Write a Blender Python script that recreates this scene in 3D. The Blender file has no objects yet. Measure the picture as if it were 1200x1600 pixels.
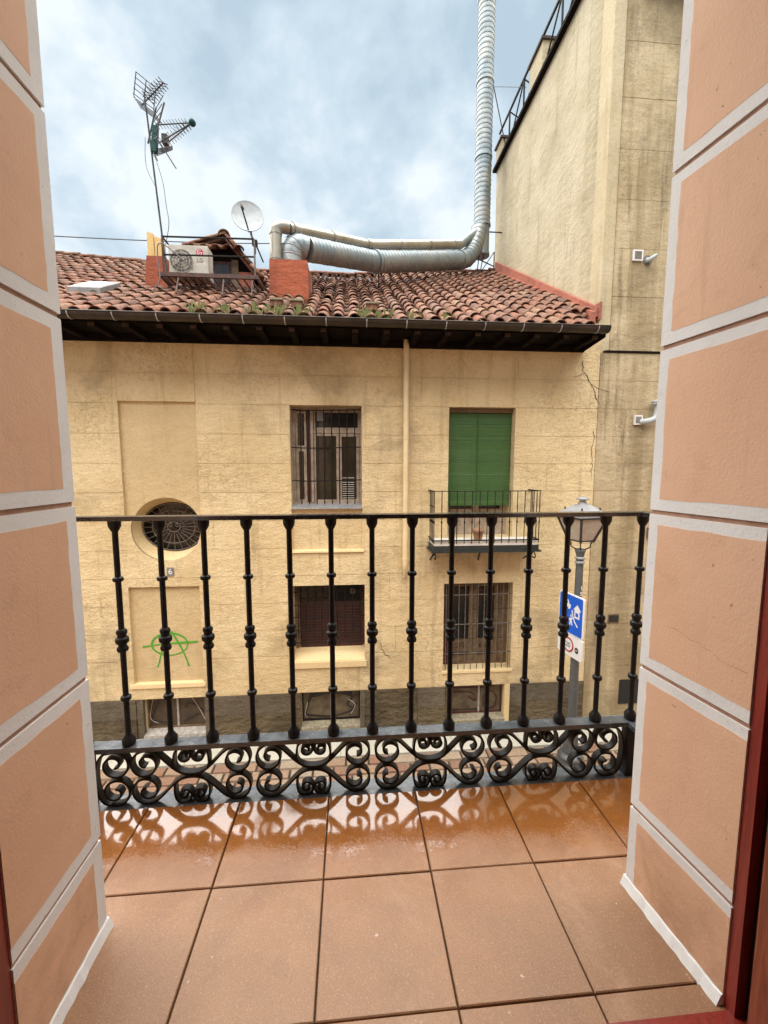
import bpy, bmesh, math, random
from mathutils import Vector, Matrix
R = math.radians
random.seed(7)
sc = bpy.context.scene
col = sc.collection
H0 = 4.2                      # eye height above the street; all z below are relative to the eye

# ------------------------------------------------------------------ camera, sky, sun, exposure
cam_d = bpy.data.cameras.new('camera'); cam = bpy.data.objects.new('camera', cam_d); col.objects.link(cam)
cam_d.sensor_fit = 'VERTICAL'; cam_d.sensor_height = 36; cam_d.lens = 646.76/1600*36
cam_d.clip_start = 0.02; cam_d.clip_end = 500
cam.location = (0, 0, H0)
cam.rotation_euler = (R(90-5.91), 0, R(-4.643))
sc.camera = cam
SUN_EL, SUN_AZ = 80, 285      # bright overcast: a very broad soft sun high overhead, a little to the left
w = bpy.data.worlds.new('World'); sc.world = w; w.use_nodes = True
nt = w.node_tree; nt.nodes.clear()
def wn(t, **k):
    n = nt.nodes.new(t)
    for a, b in k.items(): setattr(n, a, b)
    return n
wo = wn('ShaderNodeOutputWorld'); bg = wn('ShaderNodeBackground')
sky = wn('ShaderNodeTexSky', sky_type='NISHITA', sun_disc=False, sun_elevation=R(SUN_EL), sun_rotation=R(SUN_AZ), air_density=1.0, dust_density=2.0)
tc = wn('ShaderNodeTexCoord'); mp = wn('ShaderNodeMapping'); mp.inputs['Scale'].default_value = (1.0, 1.0, 1.3); mp.inputs['Location'].default_value = (3.1, .7, 2.3)
nz = wn('ShaderNodeTexNoise'); nz.inputs['Scale'].default_value = 3.9; nz.inputs['Detail'].default_value = 9; nz.inputs['Roughness'].default_value = .55; nz.inputs['Distortion'].default_value = .1
rp = wn('ShaderNodeValToRGB')
rp.color_ramp.elements[0].position = .40; rp.color_ramp.elements[0].color = (1.30, 1.64, 1.88, 1)
rp.color_ramp.elements[1].position = .62; rp.color_ramp.elements[1].color = (2.40, 2.58, 2.68, 1)
e = rp.color_ramp.elements.new(.5); e.color = (1.66, 2.0, 2.22, 1)
mx = wn('ShaderNodeMix', data_type='RGBA'); mx.inputs[0].default_value = .95
nt.links.new(tc.outputs['Generated'], mp.inputs['Vector']); nt.links.new(mp.outputs[0], nz.inputs['Vector'])
nt.links.new(nz.outputs['Fac'], rp.inputs[0]); nt.links.new(sky.outputs[0], mx.inputs[6]); nt.links.new(rp.outputs[0], mx.inputs[7])
nt.links.new(mx.outputs[2], bg.inputs['Color']); nt.links.new(bg.outputs[0], wo.inputs['Surface'])
bg.inputs['Strength'].default_value = .05
sd = bpy.data.lights.new('sun', 'SUN'); so = bpy.data.objects.new('sun', sd); col.objects.link(so)
sd.energy = 1.5; sd.angle = R(112); sd.color = (1, .96, .9)
az = R(SUN_AZ); dirv = Vector((math.sin(az)*math.cos(R(SUN_EL)), math.cos(az)*math.cos(R(SUN_EL)), math.sin(R(SUN_EL))))
so.rotation_euler = dirv.to_track_quat('Z', 'Y').to_euler(); so.location = (0, -5, 20)
vs = sc.view_settings; vs.view_transform = 'Standard'; vs.look = 'None'; vs.gamma = 1; vs.exposure = 2.95; vs.use_curve_mapping = False

# ------------------------------------------------------------------ materials
class Mat:
    def __init__(s, name):
        s.m = bpy.data.materials.new(name); s.m.use_nodes = True; s.t = s.m.node_tree
        s.b = s.t.nodes['Principled BSDF']; s.geo = None
    def n(s, t, ins=None, **k):
        n = s.t.nodes.new(t)
        for a, b in k.items(): setattr(n, a, b)
        for a, b in (ins or {}).items(): s.put(n.inputs[a], b)
        return n
    def put(s, sock, v):
        if isinstance(v, bpy.types.NodeSocket): s.t.links.new(v, sock)
        else:
            if sock.type == 'RGBA' and len(v) == 3: v = (*v, 1)
            sock.default_value = v
    def pos(s, scale=(1, 1, 1)):
        if not s.geo: s.geo = s.n('ShaderNodeNewGeometry')
        v = s.geo.outputs['Position']
        if scale != (1, 1, 1): v = s.n('ShaderNodeVectorMath', {0: v, 1: scale}, operation='MULTIPLY').outputs[0]
        return v
    def obj(s, scale=(1, 1, 1)):
        v = s.n('ShaderNodeTexCoord').outputs['Object']
        return s.n('ShaderNodeVectorMath', {0: v, 1: scale}, operation='MULTIPLY').outputs[0]
    def noise(s, v, sc_, det=4, ro=.55, dis=0):
        return s.n('ShaderNodeTexNoise', {'Vector': v, 'Scale': sc_, 'Detail': det, 'Roughness': ro, 'Distortion': dis}).outputs['Fac']
    def ramp(s, f, *st):
        n = s.n('ShaderNodeMapRange', {0: f, 1: st[0], 2: st[1], 3: st[2] if len(st) > 2 else 0., 4: st[3] if len(st) > 3 else 1.}, clamp=True)
        return n.outputs[0]
    def mix(s, f, a, b, mode='MIX'):
        n = s.n('ShaderNodeMix', {0: f, 6: a, 7: b}, data_type='RGBA', blend_type=mode); return n.outputs[2]
    def math(s, op, a, b=0.): return s.n('ShaderNodeMath', {0: a, 1: b}, operation=op).outputs[0]
    def rnd(s):
        if not s.geo: s.geo = s.n('ShaderNodeNewGeometry')
        a = s.n('ShaderNodeObjectInfo').outputs['Random']
        return s.math('FRACT', s.math('ADD', a, s.geo.outputs['Random Per Island']))
    def bump(s, h, st, d, nrm=None):
        n = s.n('ShaderNodeBump', {'Height': h, 'Strength': st, 'Distance': d})
        if nrm: s.put(n.inputs['Normal'], nrm)
        return n.outputs[0]
    def done(s, color, rough=.7, normal=None, metal=0., spec=.5):
        s.put(s.b.inputs['Base Color'], color); s.put(s.b.inputs['Roughness'], rough)
        s.put(s.b.inputs['Metallic'], metal); s.put(s.b.inputs['Specular IOR Level'], spec)
        if normal is not None: s.put(s.b.inputs['Normal'], normal)
        return s.m
def surf(name, a, b, sc_=6, rough=.7, bs=40, bst=.3, bd=.004, metal=0., spec=.5, det=5, lo=.35, hi=.65):
    k = Mat(name); p = k.pos()
    c = k.mix(k.ramp(k.noise(p, sc_, det), lo, hi), a, b)
    r = k.ramp(k.noise(p, sc_*2.3, 3), .3, .7, max(.02, rough-.1), min(1, rough+.1))
    nrm = k.bump(k.noise(p, bs, 4), bst, bd) if bst else None
    return k.done(c, r, nrm, metal, spec)

def stucco(name, light, mid, dark, bump=.5, rustic=0., stain=.35, streak=.25):
    k = Mat(name); p = k.pos()
    c = k.mix(k.ramp(k.noise(p, 1.3, 5, .6), .38, .62), light, mid)
    c = k.mix(k.math('MULTIPLY', k.ramp(k.noise(p, 30, 5, .75), .50, .66), .45), c, (mid[0]*.78, mid[1]*.76, mid[2]*.72))       # sponge mottling
    spk = k.math('MULTIPLY', k.ramp(k.noise(p, 1.1, 5, .6), .45, .62), k.ramp(k.noise(p, 24, 5, .8), .48, .62))
    c = k.mix(k.math('MULTIPLY', spk, .55), c, (dark[0]*1.2, dark[1]*1.2, dark[2]*1.2))
    c = k.mix(k.math('MULTIPLY', k.ramp(k.noise(p, .75, 7, .68, .3), .52, .72), stain), c, dark)  # broad damp patches
    if streak > .6: c = k.mix(k.math('MULTIPLY', k.ramp(k.noise(k.pos((2.6, 2.6, .16)), 1, 6, .62), .44, .60), .62), c, (dark[0]*1.5, dark[1]*1.45, dark[2]*1.3))
    c = k.mix(k.math('MULTIPLY', k.ramp(k.noise(k.pos((7, 7, .55)), 1, 5, .6), .56, .74), streak), c, dark)   # runs
    c = k.mix(k.math('MULTIPLY', k.ramp(k.noise(p, 90, 2, .5), .66, .74), .5), c, (dark[0]*.5, dark[1]*.5, dark[2]*.5))  # pits
    h = k.math('ADD', k.math('MULTIPLY', k.noise(p, 34, 5, .7), 1.), k.math('MULTIPLY', k.noise(k.pos((1, 1, 1.8)), 6, 3, .5), 1.1+rustic))
    return k.done(c, .88, k.bump(h, bump, .022), spec=.25)

m_wall = stucco('ochre_stucco', (.75, .605, .36), (.655, .505, .275), (.27, .20, .11), .85, 0, .75, .45)
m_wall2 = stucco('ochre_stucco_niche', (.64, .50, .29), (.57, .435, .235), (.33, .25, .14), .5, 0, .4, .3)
m_party = stucco('pale_render', (.53, .46, .325), (.45, .38, .25), (.25, .205, .125), .5, .6, .6, .6)
m_pier = stucco('pier_render', (.49, .42, .285), (.41, .345, .22), (.25, .20, .12), .5, 1, .5, .5)
m_band = stucco('smooth_band', (.55, .465, .31), (.49, .405, .255), (.30, .24, .145), .3, 0, .5, .5)
m_tall = stucco('stained_render', (.53, .43, .275), (.41, .32, .185), (.15, .112, .062), .4, .8, .85, .95)
m_trim = stucco('cream_trim', (.74, .58, .33), (.68, .52, .28), (.45, .34, .18), .25, 0, .2, .1)
m_plinth = stucco('grey_plinth', (.17, .14, .10), (.115, .092, .062), (.05, .04, .028), .9, 1, .65, .4)
m_stone = stucco('rough_stone', (.155, .118, .068), (.085, .064, .037), (.033, .026, .016), 1., 3, .6, .2)
m_redchim = stucco('red_chimney_paint', (.36, .098, .05), (.27, .072, .038), (.12, .045, .03), .6, 1, .6, .6)
m_flash = stucco('pink_mortar', (.42, .15, .10), (.34, .12, .08), (.20, .09, .065), .6, 1, .5, .3)
m_cream_pot = stucco('cream_pot', (.72, .50, .22), (.62, .42, .18), (.35, .22, .1), .3, 0, .3, .2)

def pink():
    k = Mat('salmon_paint'); p = k.pos()
    c = k.mix(k.ramp(k.noise(p, 3.2, 6, .6), .35, .65), (.78, .49, .325), (.715, .43, .275))
    c = k.mix(k.math('MULTIPLY', k.ramp(k.noise(p, 9, 5, .7, .4), .58, .75), .3), c, (.44, .24, .14))
    c = k.mix(k.math('MULTIPLY', k.ramp(k.noise(k.pos((30, 30, 2)), 1, 4), .60, .76), .22), c, (.42, .25, .17))
    c = k.mix(k.math('MULTIPLY', k.ramp(k.noise(p, 60, 2), .73, .77), .7), c, (.30, .16, .10))
    c = k.mix(k.math('MULTIPLY', k.ramp(k.noise(p, 110, 2), .70, .76), .35), c, (.80, .55, .40))
    sep = k.n('ShaderNodeSeparateXYZ', {0: p})
    low = k.math('MULTIPLY', k.ramp(sep.outputs['Z'], 3.35, 2.98), k.ramp(k.noise(p, 7, 6, .7, .5), .42, .66))   # splash dirt above the floor
    c = k.mix(k.math('MULTIPLY', low, .55), c, (.34, .19, .10))
    c = k.mix(k.math('MULTIPLY', k.ramp(k.noise(k.pos((6, 6, 40)), 2, 4, .6), .55, .75), .18), c, (.82, .56, .38))   # roller and brush marks
    h = k.math('ADD', k.noise(p, 160, 3), k.math('MULTIPLY', k.noise(p, 22, 4), .9))
    return k.done(c, .75, k.bump(h, .16, .004), spec=.3)
m_pink = pink()
m_groove = surf('dirty_shaded_joint', (.48, .28, .19), (.36, .20, .135), 30, .9)  # brown mixes joint dirt with the shade of the groove
m_crack = surf('crack_dirt', (.30, .17, .11), (.22, .12, .08), 60, .9)
def white_band():
    k = Mat('white_band_paint'); p = k.pos()
    c = k.mix(k.ramp(k.noise(p, 5, 5, .6), .35, .68), (.82, .80, .775), (.74, .72, .695))
    c = k.mix(k.math('MULTIPLY', k.ramp(k.noise(p, 18, 6, .7), .60, .75), .3), c, (.52, .43, .36))
    c = k.mix(k.math('MULTIPLY', k.ramp(k.noise(p, 75, 3), .68, .74), .5), c, (.36, .28, .22))
    h = k.math('ADD', k.noise(p, 150, 3), k.math('MULTIPLY', k.noise(p, 30, 4), .6))
    return k.done(c, .8, k.bump(h, .18, .004), spec=.25)
m_white = white_band()

def tile_floor():
    k = Mat('glazed_terracotta'); p = k.pos()
    sep = k.n('ShaderNodeSeparateXYZ', {0: p})
    rnd = k.n('ShaderNodeObjectInfo').outputs['Random']
    c = k.mix(k.ramp(k.noise(p, 4, 6, .6), .32, .68), (.395, .215, .108), (.30, .150, .072))
    c = k.mix(k.ramp(rnd, 0, 1, 0, .55), c, (.33, .165, .08))
    c = k.mix(k.math('MULTIPLY', k.ramp(k.noise(p, 2.2, 6, .7, .5), .44, .62), .45), c, (.20, .108, .058))
    c = k.mix(k.math('MULTIPLY', k.ramp(k.noise(p, 3.1, 6, .7, .8), .56, .68), .4), c, (.50, .31, .195))
    c = k.mix(k.math('MULTIPLY', k.ramp(k.noise(p, 60, 5, .7), .52, .68), .4), c, (.24, .125, .07))
    c = k.mix(k.math('MULTIPLY', k.ramp(k.noise(p, 7, 7, .75, .8), .58, .68), .35), c, (.19, .10, .06))
    c = k.mix(k.math('MULTIPLY', k.ramp(k.noise(p, 42, 2), .75, .77), .6), c, (.72, .62, .54))
    c = k.mix(k.math('MULTIPLY', k.ramp(k.noise(p, 330, 3, .7), .40, .66), .55), c, (.19, .10, .052))
    c = k.mix(k.math('MULTIPLY', k.ramp(k.noise(p, 240, 3, .7), .54, .68), .45), c, (.50, .32, .20))
    # rain has wetted the tiles towards the railing (film of water with an irregular edge)
    edge = k.math('ADD', sep.outputs['Y'], k.math('MULTIPLY', k.math('SUBTRACT', k.noise(p, 5, 6, .65), .5), .30))
    edge = k.math('ADD', edge, k.math('MULTIPLY', sep.outputs['X'], .02))
    wet = k.ramp(edge, 1.13, 1.27)
    grain = k.math('MULTIPLY', k.math('SUBTRACT', k.noise(p, 170, 3, .7), .5), .34)
    pud = k.math('MULTIPLY', k.ramp(k.math('ADD', edge, grain), 1.22, 1.27), k.math('MULTIPLY', k.ramp(k.noise(p, 6, 5, .6), .58, .64), .6))
    pool = k.ramp(k.math('ADD', edge, grain), 1.235, 1.30)
    wetc = k.mix(1., c, (.82, .52, .18), 'MULTIPLY')
    damp = k.ramp(edge, 1.02, 1.16, 0, .3)
    c2 = k.mix(k.math('MAXIMUM', k.math('MULTIPLY', wet, .85), k.math('MULTIPLY', damp, k.ramp(k.noise(p, 9, 6, .7, .6), .45, .55))), c, wetc)
    filmy = k.math('MAXIMUM', pud, pool)
    r = k.n('ShaderNodeMix', {0: wet, 2: .5, 3: .3}, data_type='FLOAT').outputs[0]
    r = k.n('ShaderNodeMix', {0: filmy, 2: r, 3: .035}, data_type='FLOAT').outputs[0]
    h = k.math('ADD', k.noise(p, 130, 4, .6), k.math('MULTIPLY', k.noise(p, 14, 4), 3.))
    st = k.n('ShaderNodeMix', {0: filmy, 2: .2, 3: .05}, data_type='FLOAT').outputs[0]
    bn = k.n('ShaderNodeBump', {'Height': h, 'Strength': st, 'Distance': .004})
    k.put(k.b.inputs['Coat Weight'], k.math('MULTIPLY', filmy, 1.)); k.put(k.b.inputs['Coat Roughness'], .05); k.put(k.b.inputs['Coat IOR'], 1.5)
    return k.done(c2, r, bn.outputs[0], spec=.5)
m_tile = tile_floor()
m_grout = surf('dark_grout', (.07, .05, .04), (.12, .085, .06), 30, .85)

def iron():
    k = Mat('black_wrought_iron'); p = k.pos()
    c = k.mix(k.ramp(k.noise(p, 30, 4), .4, .7), (.006, .006, .007), (.013, .012, .013))
    c = k.mix(k.math('MULTIPLY', k.ramp(k.noise(p, 90, 3), .66, .74), .4), c, (.06, .045, .035))
    r = k.ramp(k.noise(p, 25, 4), .3, .7, .32, .5)
    return k.done(c, r, k.bump(k.noise(p, 160, 3), .25, .002), spec=.22)
m_iron = iron()
m_wetplate = surf('wet_black_plate', (.05, .06, .07), (.08, .09, .10), 12, .22, 60, .15, .003, spec=.8)
m_wetrail = surf('worn_wet_handrail', (.012, .012, .013), (.03, .03, .03), 25, .22, 90, .2, .002, spec=.9)
m_iron2 = surf('dull_dark_iron', (.009, .008, .008), (.020, .014, .012), 30, .6, spec=.15)
m_rust = surf('rusty_iron', (.10, .045, .028), (.05, .03, .025), 12, .75)
m_greyiron = surf('grey_painted_bar', (.17, .15, .13), (.09, .078, .065), 20, .65, spec=.25)
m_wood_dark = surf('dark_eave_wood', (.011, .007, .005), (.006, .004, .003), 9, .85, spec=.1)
m_rafter = surf('rafter_wood', (.05, .03, .019), (.028, .018, .012), 14, .8)
m_rafter_tip = surf('pale_rafter_tip', (.075, .05, .034), (.04, .027, .019), 14, .85, spec=.15)  # paler brown than the rafters behind the tips
m_gutter = surf('brown_zinc_gutter', (.055, .040, .027), (.030, .023, .017), 5, .45, metal=.4)
m_pipe_cream = surf('cream_downpipe', (.74, .60, .36), (.66, .50, .27), 4, .5, bst=.1)
m_zinc = surf('zinc_sheet', (.50, .52, .54), (.36, .38, .41), 7, .35, metal=.5, bst=.15)
m_glass = surf('dark_window_glass', (.012, .012, .012), (.02, .018, .016), 3, .06, bst=0)
m_glass2 = surf('curtained_glass', (.05, .04, .022), (.025, .018, .011), 2.2, .08, bst=0)
m_frame_white = surf('peeling_white_paint', (.40, .335, .26), (.25, .185, .13), 9, .65)
m_frame_wood = surf('weathered_brown_wood', (.17, .115, .06), (.10, .065, .035), 12, .7)
m_frame_red = surf('oxblood_wood', (.085, .022, .014), (.04, .012, .01), 12, .6)
m_shutter_red = surf('red_brown_shutter', (.06, .018, .013), (.035, .011, .009), 10, .7)
m_room = surf('unlit_room', (.02, .016, .013), (.012, .01, .008), 2, .9)
def blind_mat():
    k = Mat('faded_green_slat'); p = k.pos(); r = k.n('ShaderNodeObjectInfo').outputs['Random']
    c = k.mix(r, (.034, .092, .020), (.050, .118, .028))
    c = k.mix(k.math('MULTIPLY', k.ramp(k.noise(k.pos((3, 3, .7)), 1.5, 5, .6), .48, .66), .4), c, (.07, .125, .042))
    c = k.mix(k.math('MULTIPLY', k.ramp(k.noise(p, 25, 4, .7), .56, .7), .35), c, (.03, .06, .018))
    return k.done(c, .55, None, spec=.35)
m_grn = blind_mat()
m_white_slab = surf('whitewashed_slab', (.74, .72, .66), (.60, .56, .50), 6, .7)
m_dgreen = surf('dark_green_iron', (.012, .018, .016), (.022, .028, .025), 14, .5)
m_terra = surf('terracotta_pot', (.36, .20, .11), (.26, .14, .08), 14, .8)
m_green_spray = surf('green_spray_paint', (.09, .36, .025), (.07, .28, .02), 20, .7)
m_black_spray = surf('black_spray_paint', (.012, .010, .010), (.03, .024, .02), 20, .6)
m_pale_spray = surf('pale_spray_paint', (.50, .44, .37), (.36, .31, .26), 20, .7)
m_board = surf('cellar_board', (.045, .03, .018), (.09, .062, .034), 5, .7)
m_board2 = surf('cellar_board_olive', (.15, .12, .07), (.07, .05, .03), 6, .7)
m_white_frame2 = surf('dirty_white_metal', (.42, .39, .35), (.26, .23, .20), 18, .65)
m_lamp_grey = surf('lamp_grey_paint', (.10, .105, .105), (.07, .075, .075), 10, .5)
m_lamp_dark = surf('lamp_dark_frame', (.03, .022, .02), (.05, .035, .03), 12, .5)
m_lamp_roof = surf('lamp_grey_hood', (.30, .31, .32), (.21, .22, .23), 10, .45)
m_lamp_glass = surf('frosted_lamp_glass', (.50, .43, .36), (.44, .37, .30), 4, .25, bst=0)
m_blue = surf('sign_blue', (.008, .115, .66), (.010, .10, .58), 5, .35, bst=0)
m_signwhite = surf('sign_white', (.80, .80, .80), (.74, .74, .74), 5, .35, bst=0)
m_signred = surf('sign_red', (.42, .03, .03), (.36, .03, .03), 5, .4, bst=0)
m_signblack = surf('sign_black', (.02, .02, .02), (.03, .03, .03), 5, .4, bst=0)
m_plastic = surf('white_plastic', (.72, .70, .66), (.62, .59, .54), 5, .5, bst=.05)
m_plastic_d = surf('grey_plastic', (.22, .21, .20), (.16, .15, .14), 9, .5)
m_ac = surf('aged_white_casing', (.56, .53, .47), (.42, .38, .31), 5, .5, bst=.05)
m_ac_dark = surf('fan_cavity', (.10, .085, .07), (.16, .14, .11), 8, .6)
m_blade = surf('grey_fan_blade', (.36, .33, .28), (.27, .24, .20), 8, .6)
m_logo = surf('logo_red', (.50, .012, .045), (.46, .012, .04), 5, .4, bst=0)
m_dish = surf('dish_grey', (.50, .54, .56), (.38, .42, .43), 8, .45, bst=.05)
m_alu = surf('antenna_metal', (.07, .072, .072), (.035, .035, .035), 20, .55, spec=.2)
m_teal = surf('antenna_green_plastic', (.008, .065, .055), (.006, .04, .036), 20, .5, spec=.2)
m_wire = surf('thin_cable', (.08, .09, .10), (.12, .12, .13), 4, .6, bst=0)
m_lichen = surf('lichen_stone', (.30, .26, .18), (.16, .14, .09), 25, .85)
m_leaf = surf('weed_green', (.12, .16, .04), (.20, .20, .07), 30, .7, bst=0)
m_door = None
def galv():
    k = Mat('galvanised_spiral_duct'); p = k.pos()
    c = k.mix(k.ramp(k.noise(p, 2.2, 5, .6), .35, .65), (.22, .27, .295), (.33, .345, .335))
    c = k.mix(k.math('MULTIPLY', k.ramp(k.noise(p, 5, 6, .7), .55, .72), .5), c, (.20, .16, .115))
    r = k.ramp(k.noise(p, 6, 4), .3, .7, .38, .6)
    return k.done(c, r, k.bump(k.noise(p, 30, 3), .2, .01), .65)
m_galv = galv()
def steelpipe():
    k = Mat('tarnished_steel_pipe'); p = k.pos()
    c = k.mix(k.ramp(k.noise(p, 2.4, 5, .6), .38, .62), (.40, .385, .34), (.32, .285, .225))
    c = k.mix(k.math('MULTIPLY', k.ramp(k.noise(p, 6, 6, .7), .56, .74), .5), c, (.16, .10, .06))
    return k.done(c, k.ramp(k.noise(p, 8, 4), .3, .7, .28, .5), k.bump(k.noise(p, 14, 3), .15, .01), .8)
m_steel = steelpipe()
def wood(name, a, b, rough=.4):
    k = Mat(name)
    g = k.noise(k.pos((22, 22, 1.6)), 3, 6, .65, 1.2)
    c = k.mix(k.ramp(g, .38, .64), a, b)
    return k.done(c, rough, k.bump(g, .2, .003))
m_door = wood('varnished_red_wood', (.30, .07, .026), (.15, .030, .014), .35)
m_doorframe = wood('dark_red_door_frame', (.27, .030, .020), (.17, .02, .014), .3)

def roof_tile_mat():
    k = Mat('old_clay_tile'); p = k.pos(); r = k.rnd()
    cr = k.n('ShaderNodeValToRGB', {0: r}); el = cr.color_ramp.elements
    el[0].position = 0; el[0].color = (.20, .080, .046, 1)
    el[1].position = 1; el[1].color = (.25, .145, .09, 1)
    for q, cc in ((.2, (.23, .096, .055)), (.4, (.125, .062, .045)), (.55, (.225, .10, .062)), (.72, (.175, .085, .06)), (.86, (.25, .112, .072))):
        ee = el.new(q); ee.color = (*cc, 1)
    c = k.mix(k.math('MULTIPLY', k.ramp(k.noise(p, 13, 6, .7), .46, .62), .75), cr.outputs[0], (.06, .042, .034))     # grime
    c = k.mix(k.math('MULTIPLY', k.ramp(k.noise(p, 2.0, 4, .6), .52, .66), .28), c, (.34, .22, .16))                     # bleached areas
    c = k.mix(k.math('MULTIPLY', k.ramp(k.noise(p, 24, 5, .75), .55, .68), .55), c, (.36, .31, .20))                     # lichen
    return k.done(c, .85, k.bump(k.noise(p, 45, 5), .5, .012), spec=.2)
m_rtile = roof_tile_mat()
def setts():
    k = Mat('wet_granite_setts'); p = k.pos(); r = k.rnd()
    cr = k.n('ShaderNodeValToRGB', {0: r}); el = cr.color_ramp.elements
    el[0].position = 0; el[0].color = (.27, .15, .10, 1); el[1].position = 1; el[1].color = (.33, .27, .20, 1)
    for q, cc in ((.25, (.36, .26, .18)), (.5, (.24, .13, .09)), (.75, (.40, .31, .23))):
        ee = el.new(q); ee.color = (*cc, 1)
    c = k.mix(k.math('MULTIPLY', k.ramp(k.noise(p, 22, 5, .7), .45, .7), .6), cr.outputs[0], (.16, .11, .07))
    rr = k.ramp(k.noise(p, 5, 4), .4, .6, .22, .6)
    return k.done(c, rr, k.bump(k.noise(p, 35, 5), .5, .012))
m_setts = setts()
m_pave = stucco('pale_pavement', (.52, .50, .43), (.46, .44, .37), (.30, .28, .23), .3, 0, .3, 0)
m_dirt = surf('dark_joint_sand', (.09, .07, .05), (.05, .04, .03), 12, .9)
m_far = surf('far_roof_ground', (.10, .09, .08), (.07, .06, .055), 1, .9)

# ------------------------------------------------------------------ mesh helpers
WL = {}
class MB:
    def __init__(s): s.v = []; s.f = []; s.sm = []
    def add(s, vs, fs, smooth=False):
        o = len(s.v); s.v += [tuple(x) for x in vs]; s.f += [tuple(i+o for i in f) for f in fs]; s.sm += [smooth]*len(fs); return s
    def box(s, x0, x1, y0, y1, z0, z1):
        return s.add([(x0, y0, z0), (x1, y0, z0), (x1, y1, z0), (x0, y1, z0), (x0, y0, z1), (x1, y0, z1), (x1, y1, z1), (x0, y1, z1)],
              [(0, 3, 2, 1), (4, 5, 6, 7), (0, 1, 5, 4), (1, 2, 6, 5), (2, 3, 7, 6), (3, 0, 4, 7)])
    def hull8(s, a, b):   # two quads a (4 pts) and b (4 pts), same winding
        return s.add(list(a)+list(b), [(3, 2, 1, 0), (4, 5, 6, 7), (0, 1, 5, 4), (1, 2, 6, 5), (2, 3, 7, 6), (3, 0, 4, 7)])
    def bar(s, p, q, r, r2=None):   # square bar
        return s.tube([p, q], r, 4, r2=r2, smooth=False)
    def tube(s, pts, r, n=8, r2=None, smooth=True, caps=True, rad=None):
        pts = [Vector(p) for p in pts]; L = len(pts); rings = []
        up = None
        for i, p in enumerate(pts):
            t = (pts[min(i+1, L-1)]-pts[max(i-1, 0)]).normalized()
            if up is None: up = Vector((0, 0, 1)) if abs(t.z) < .9 else Vector((0, 1, 0))
            a = t.cross(up).normalized(); b = a.cross(t).normalized(); up = b
            rr = rad[i] if rad else (r if r2 is None else r+(r2-r)*i/(L-1))
            rings.append([p+a*rr*math.cos(2*math.pi*(k+.5)/n)+b*rr*math.sin(2*math.pi*(k+.5)/n) for k in range(n)])
        vs = [v for ring in rings for v in ring]; fs = []
        for i in range(L-1):
            for k in range(n):
                fs.append((i*n+k, i*n+(k+1) % n, (i+1)*n+(k+1) % n, (i+1)*n+k))
        s.add(vs, fs, smooth)
        if caps:
            s.add(rings[0], [tuple(range(n-1, -1, -1))]); s.add(rings[-1], [tuple(range(n))])
        return s
    def lathe(s, prof, c=(0, 0, 0), n=12, smooth=True):
        vs = []; fs = []
        for r, z in prof:
            for k in range(n):
                a = 2*math.pi*k/n; vs.append((c[0]+r*math.cos(a), c[1]+r*math.sin(a), c[2]+z))
        for i in range(len(prof)-1):
            for k in range(n): fs.append((i*n+k, i*n+(k+1) % n, (i+1)*n+(k+1) % n, (i+1)*n+k))
        s.add(vs, fs, smooth)
        s.add([vs[k] for k in range(n)], [tuple(range(n-1, -1, -1))]); s.add(vs[-n:], [tuple(range(n))]); return s
    def prism(s, poly, y0, y1):     # polygon in x,z extruded along y (counter-clockwise seen from -y)
        n = len(poly); a = [(x, y0, z) for x, z in poly]; b = [(x, y1, z) for x, z in poly]
        return s.add(a+b, [tuple(range(n)), tuple(range(2*n-1, n-1, -1))]+[(i+n, (i+1) % n+n, (i+1) % n, i) for i in range(n)])
    def prismx(s, poly, x0, x1):    # polygon in y,z extruded along x
        n = len(poly); a = [(x0, y, z) for y, z in poly]; b = [(x1, y, z) for y, z in poly]
        return s.add(a+b, [tuple(range(n-1, -1, -1)), tuple(range(n, 2*n))]+[(i, (i+1) % n, (i+1) % n+n, i+n) for i in range(n)])
    def ribbon(s, path, t, y0, y1, taper=None):   # strip bent along a path in x,z
        P = [Vector((x, z)) for x, z in path]; n = len(P); L = []; Rr = []
        for i in range(n):
            d = (P[min(i+1, n-1)]-P[max(i-1, 0)]).normalized(); q = Vector((-d.y, d.x))
            tt = t*(taper(i/(n-1)) if taper else 1)
            L.append(P[i]+q*tt/2); Rr.append(P[i]-q*tt/2)
        vs = []
        for i in range(n): vs += [(L[i].x, y0, L[i].y), (Rr[i].x, y0, Rr[i].y), (Rr[i].x, y1, Rr[i].y), (L[i].x, y1, L[i].y)]
        fs = []
        for i in range(n-1):
            a = i*4; b = a+4
            for k in range(4): fs.append((a+k, b+k, b+(k+1) % 4, a+(k+1) % 4))
        fs += [(0, 1, 2, 3), (n*4-1, n*4-2, n*4-3, n*4-4)]
        return s.add(vs, fs)
    def xform(s, M):
        s.v = [tuple(M @ Vector(p)) for p in s.v]; return s
    def build(s, name, mat, parent=None, origin=None):
        c = origin
        if c is None:
            xs, ys, zs = zip(*s.v); c = ((min(xs)+max(xs))/2, (min(ys)+max(ys))/2, min(zs))
        me = bpy.data.meshes.new(name)
        me.from_pydata([(x-c[0], y-c[1], z-c[2]) for x, y, z in s.v], [], s.f)
        me.polygons.foreach_set('use_smooth', s.sm); me.materials.append(mat); 
        bm = bmesh.new(); bm.from_mesh(me); bmesh.ops.recalc_face_normals(bm, faces=bm.faces); bm.to_mesh(me); bm.free(); me.update()
        return place(bpy.data.objects.new(name, me), (c[0], c[1], c[2]+H0), parent)
def place(o, world, parent=None):
    col.objects.link(o); wv = Vector(world); WL[o.name] = wv
    if parent: o.parent = parent; o.location = wv-WL[parent.name]
    else: o.location = wv
    return o
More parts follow.
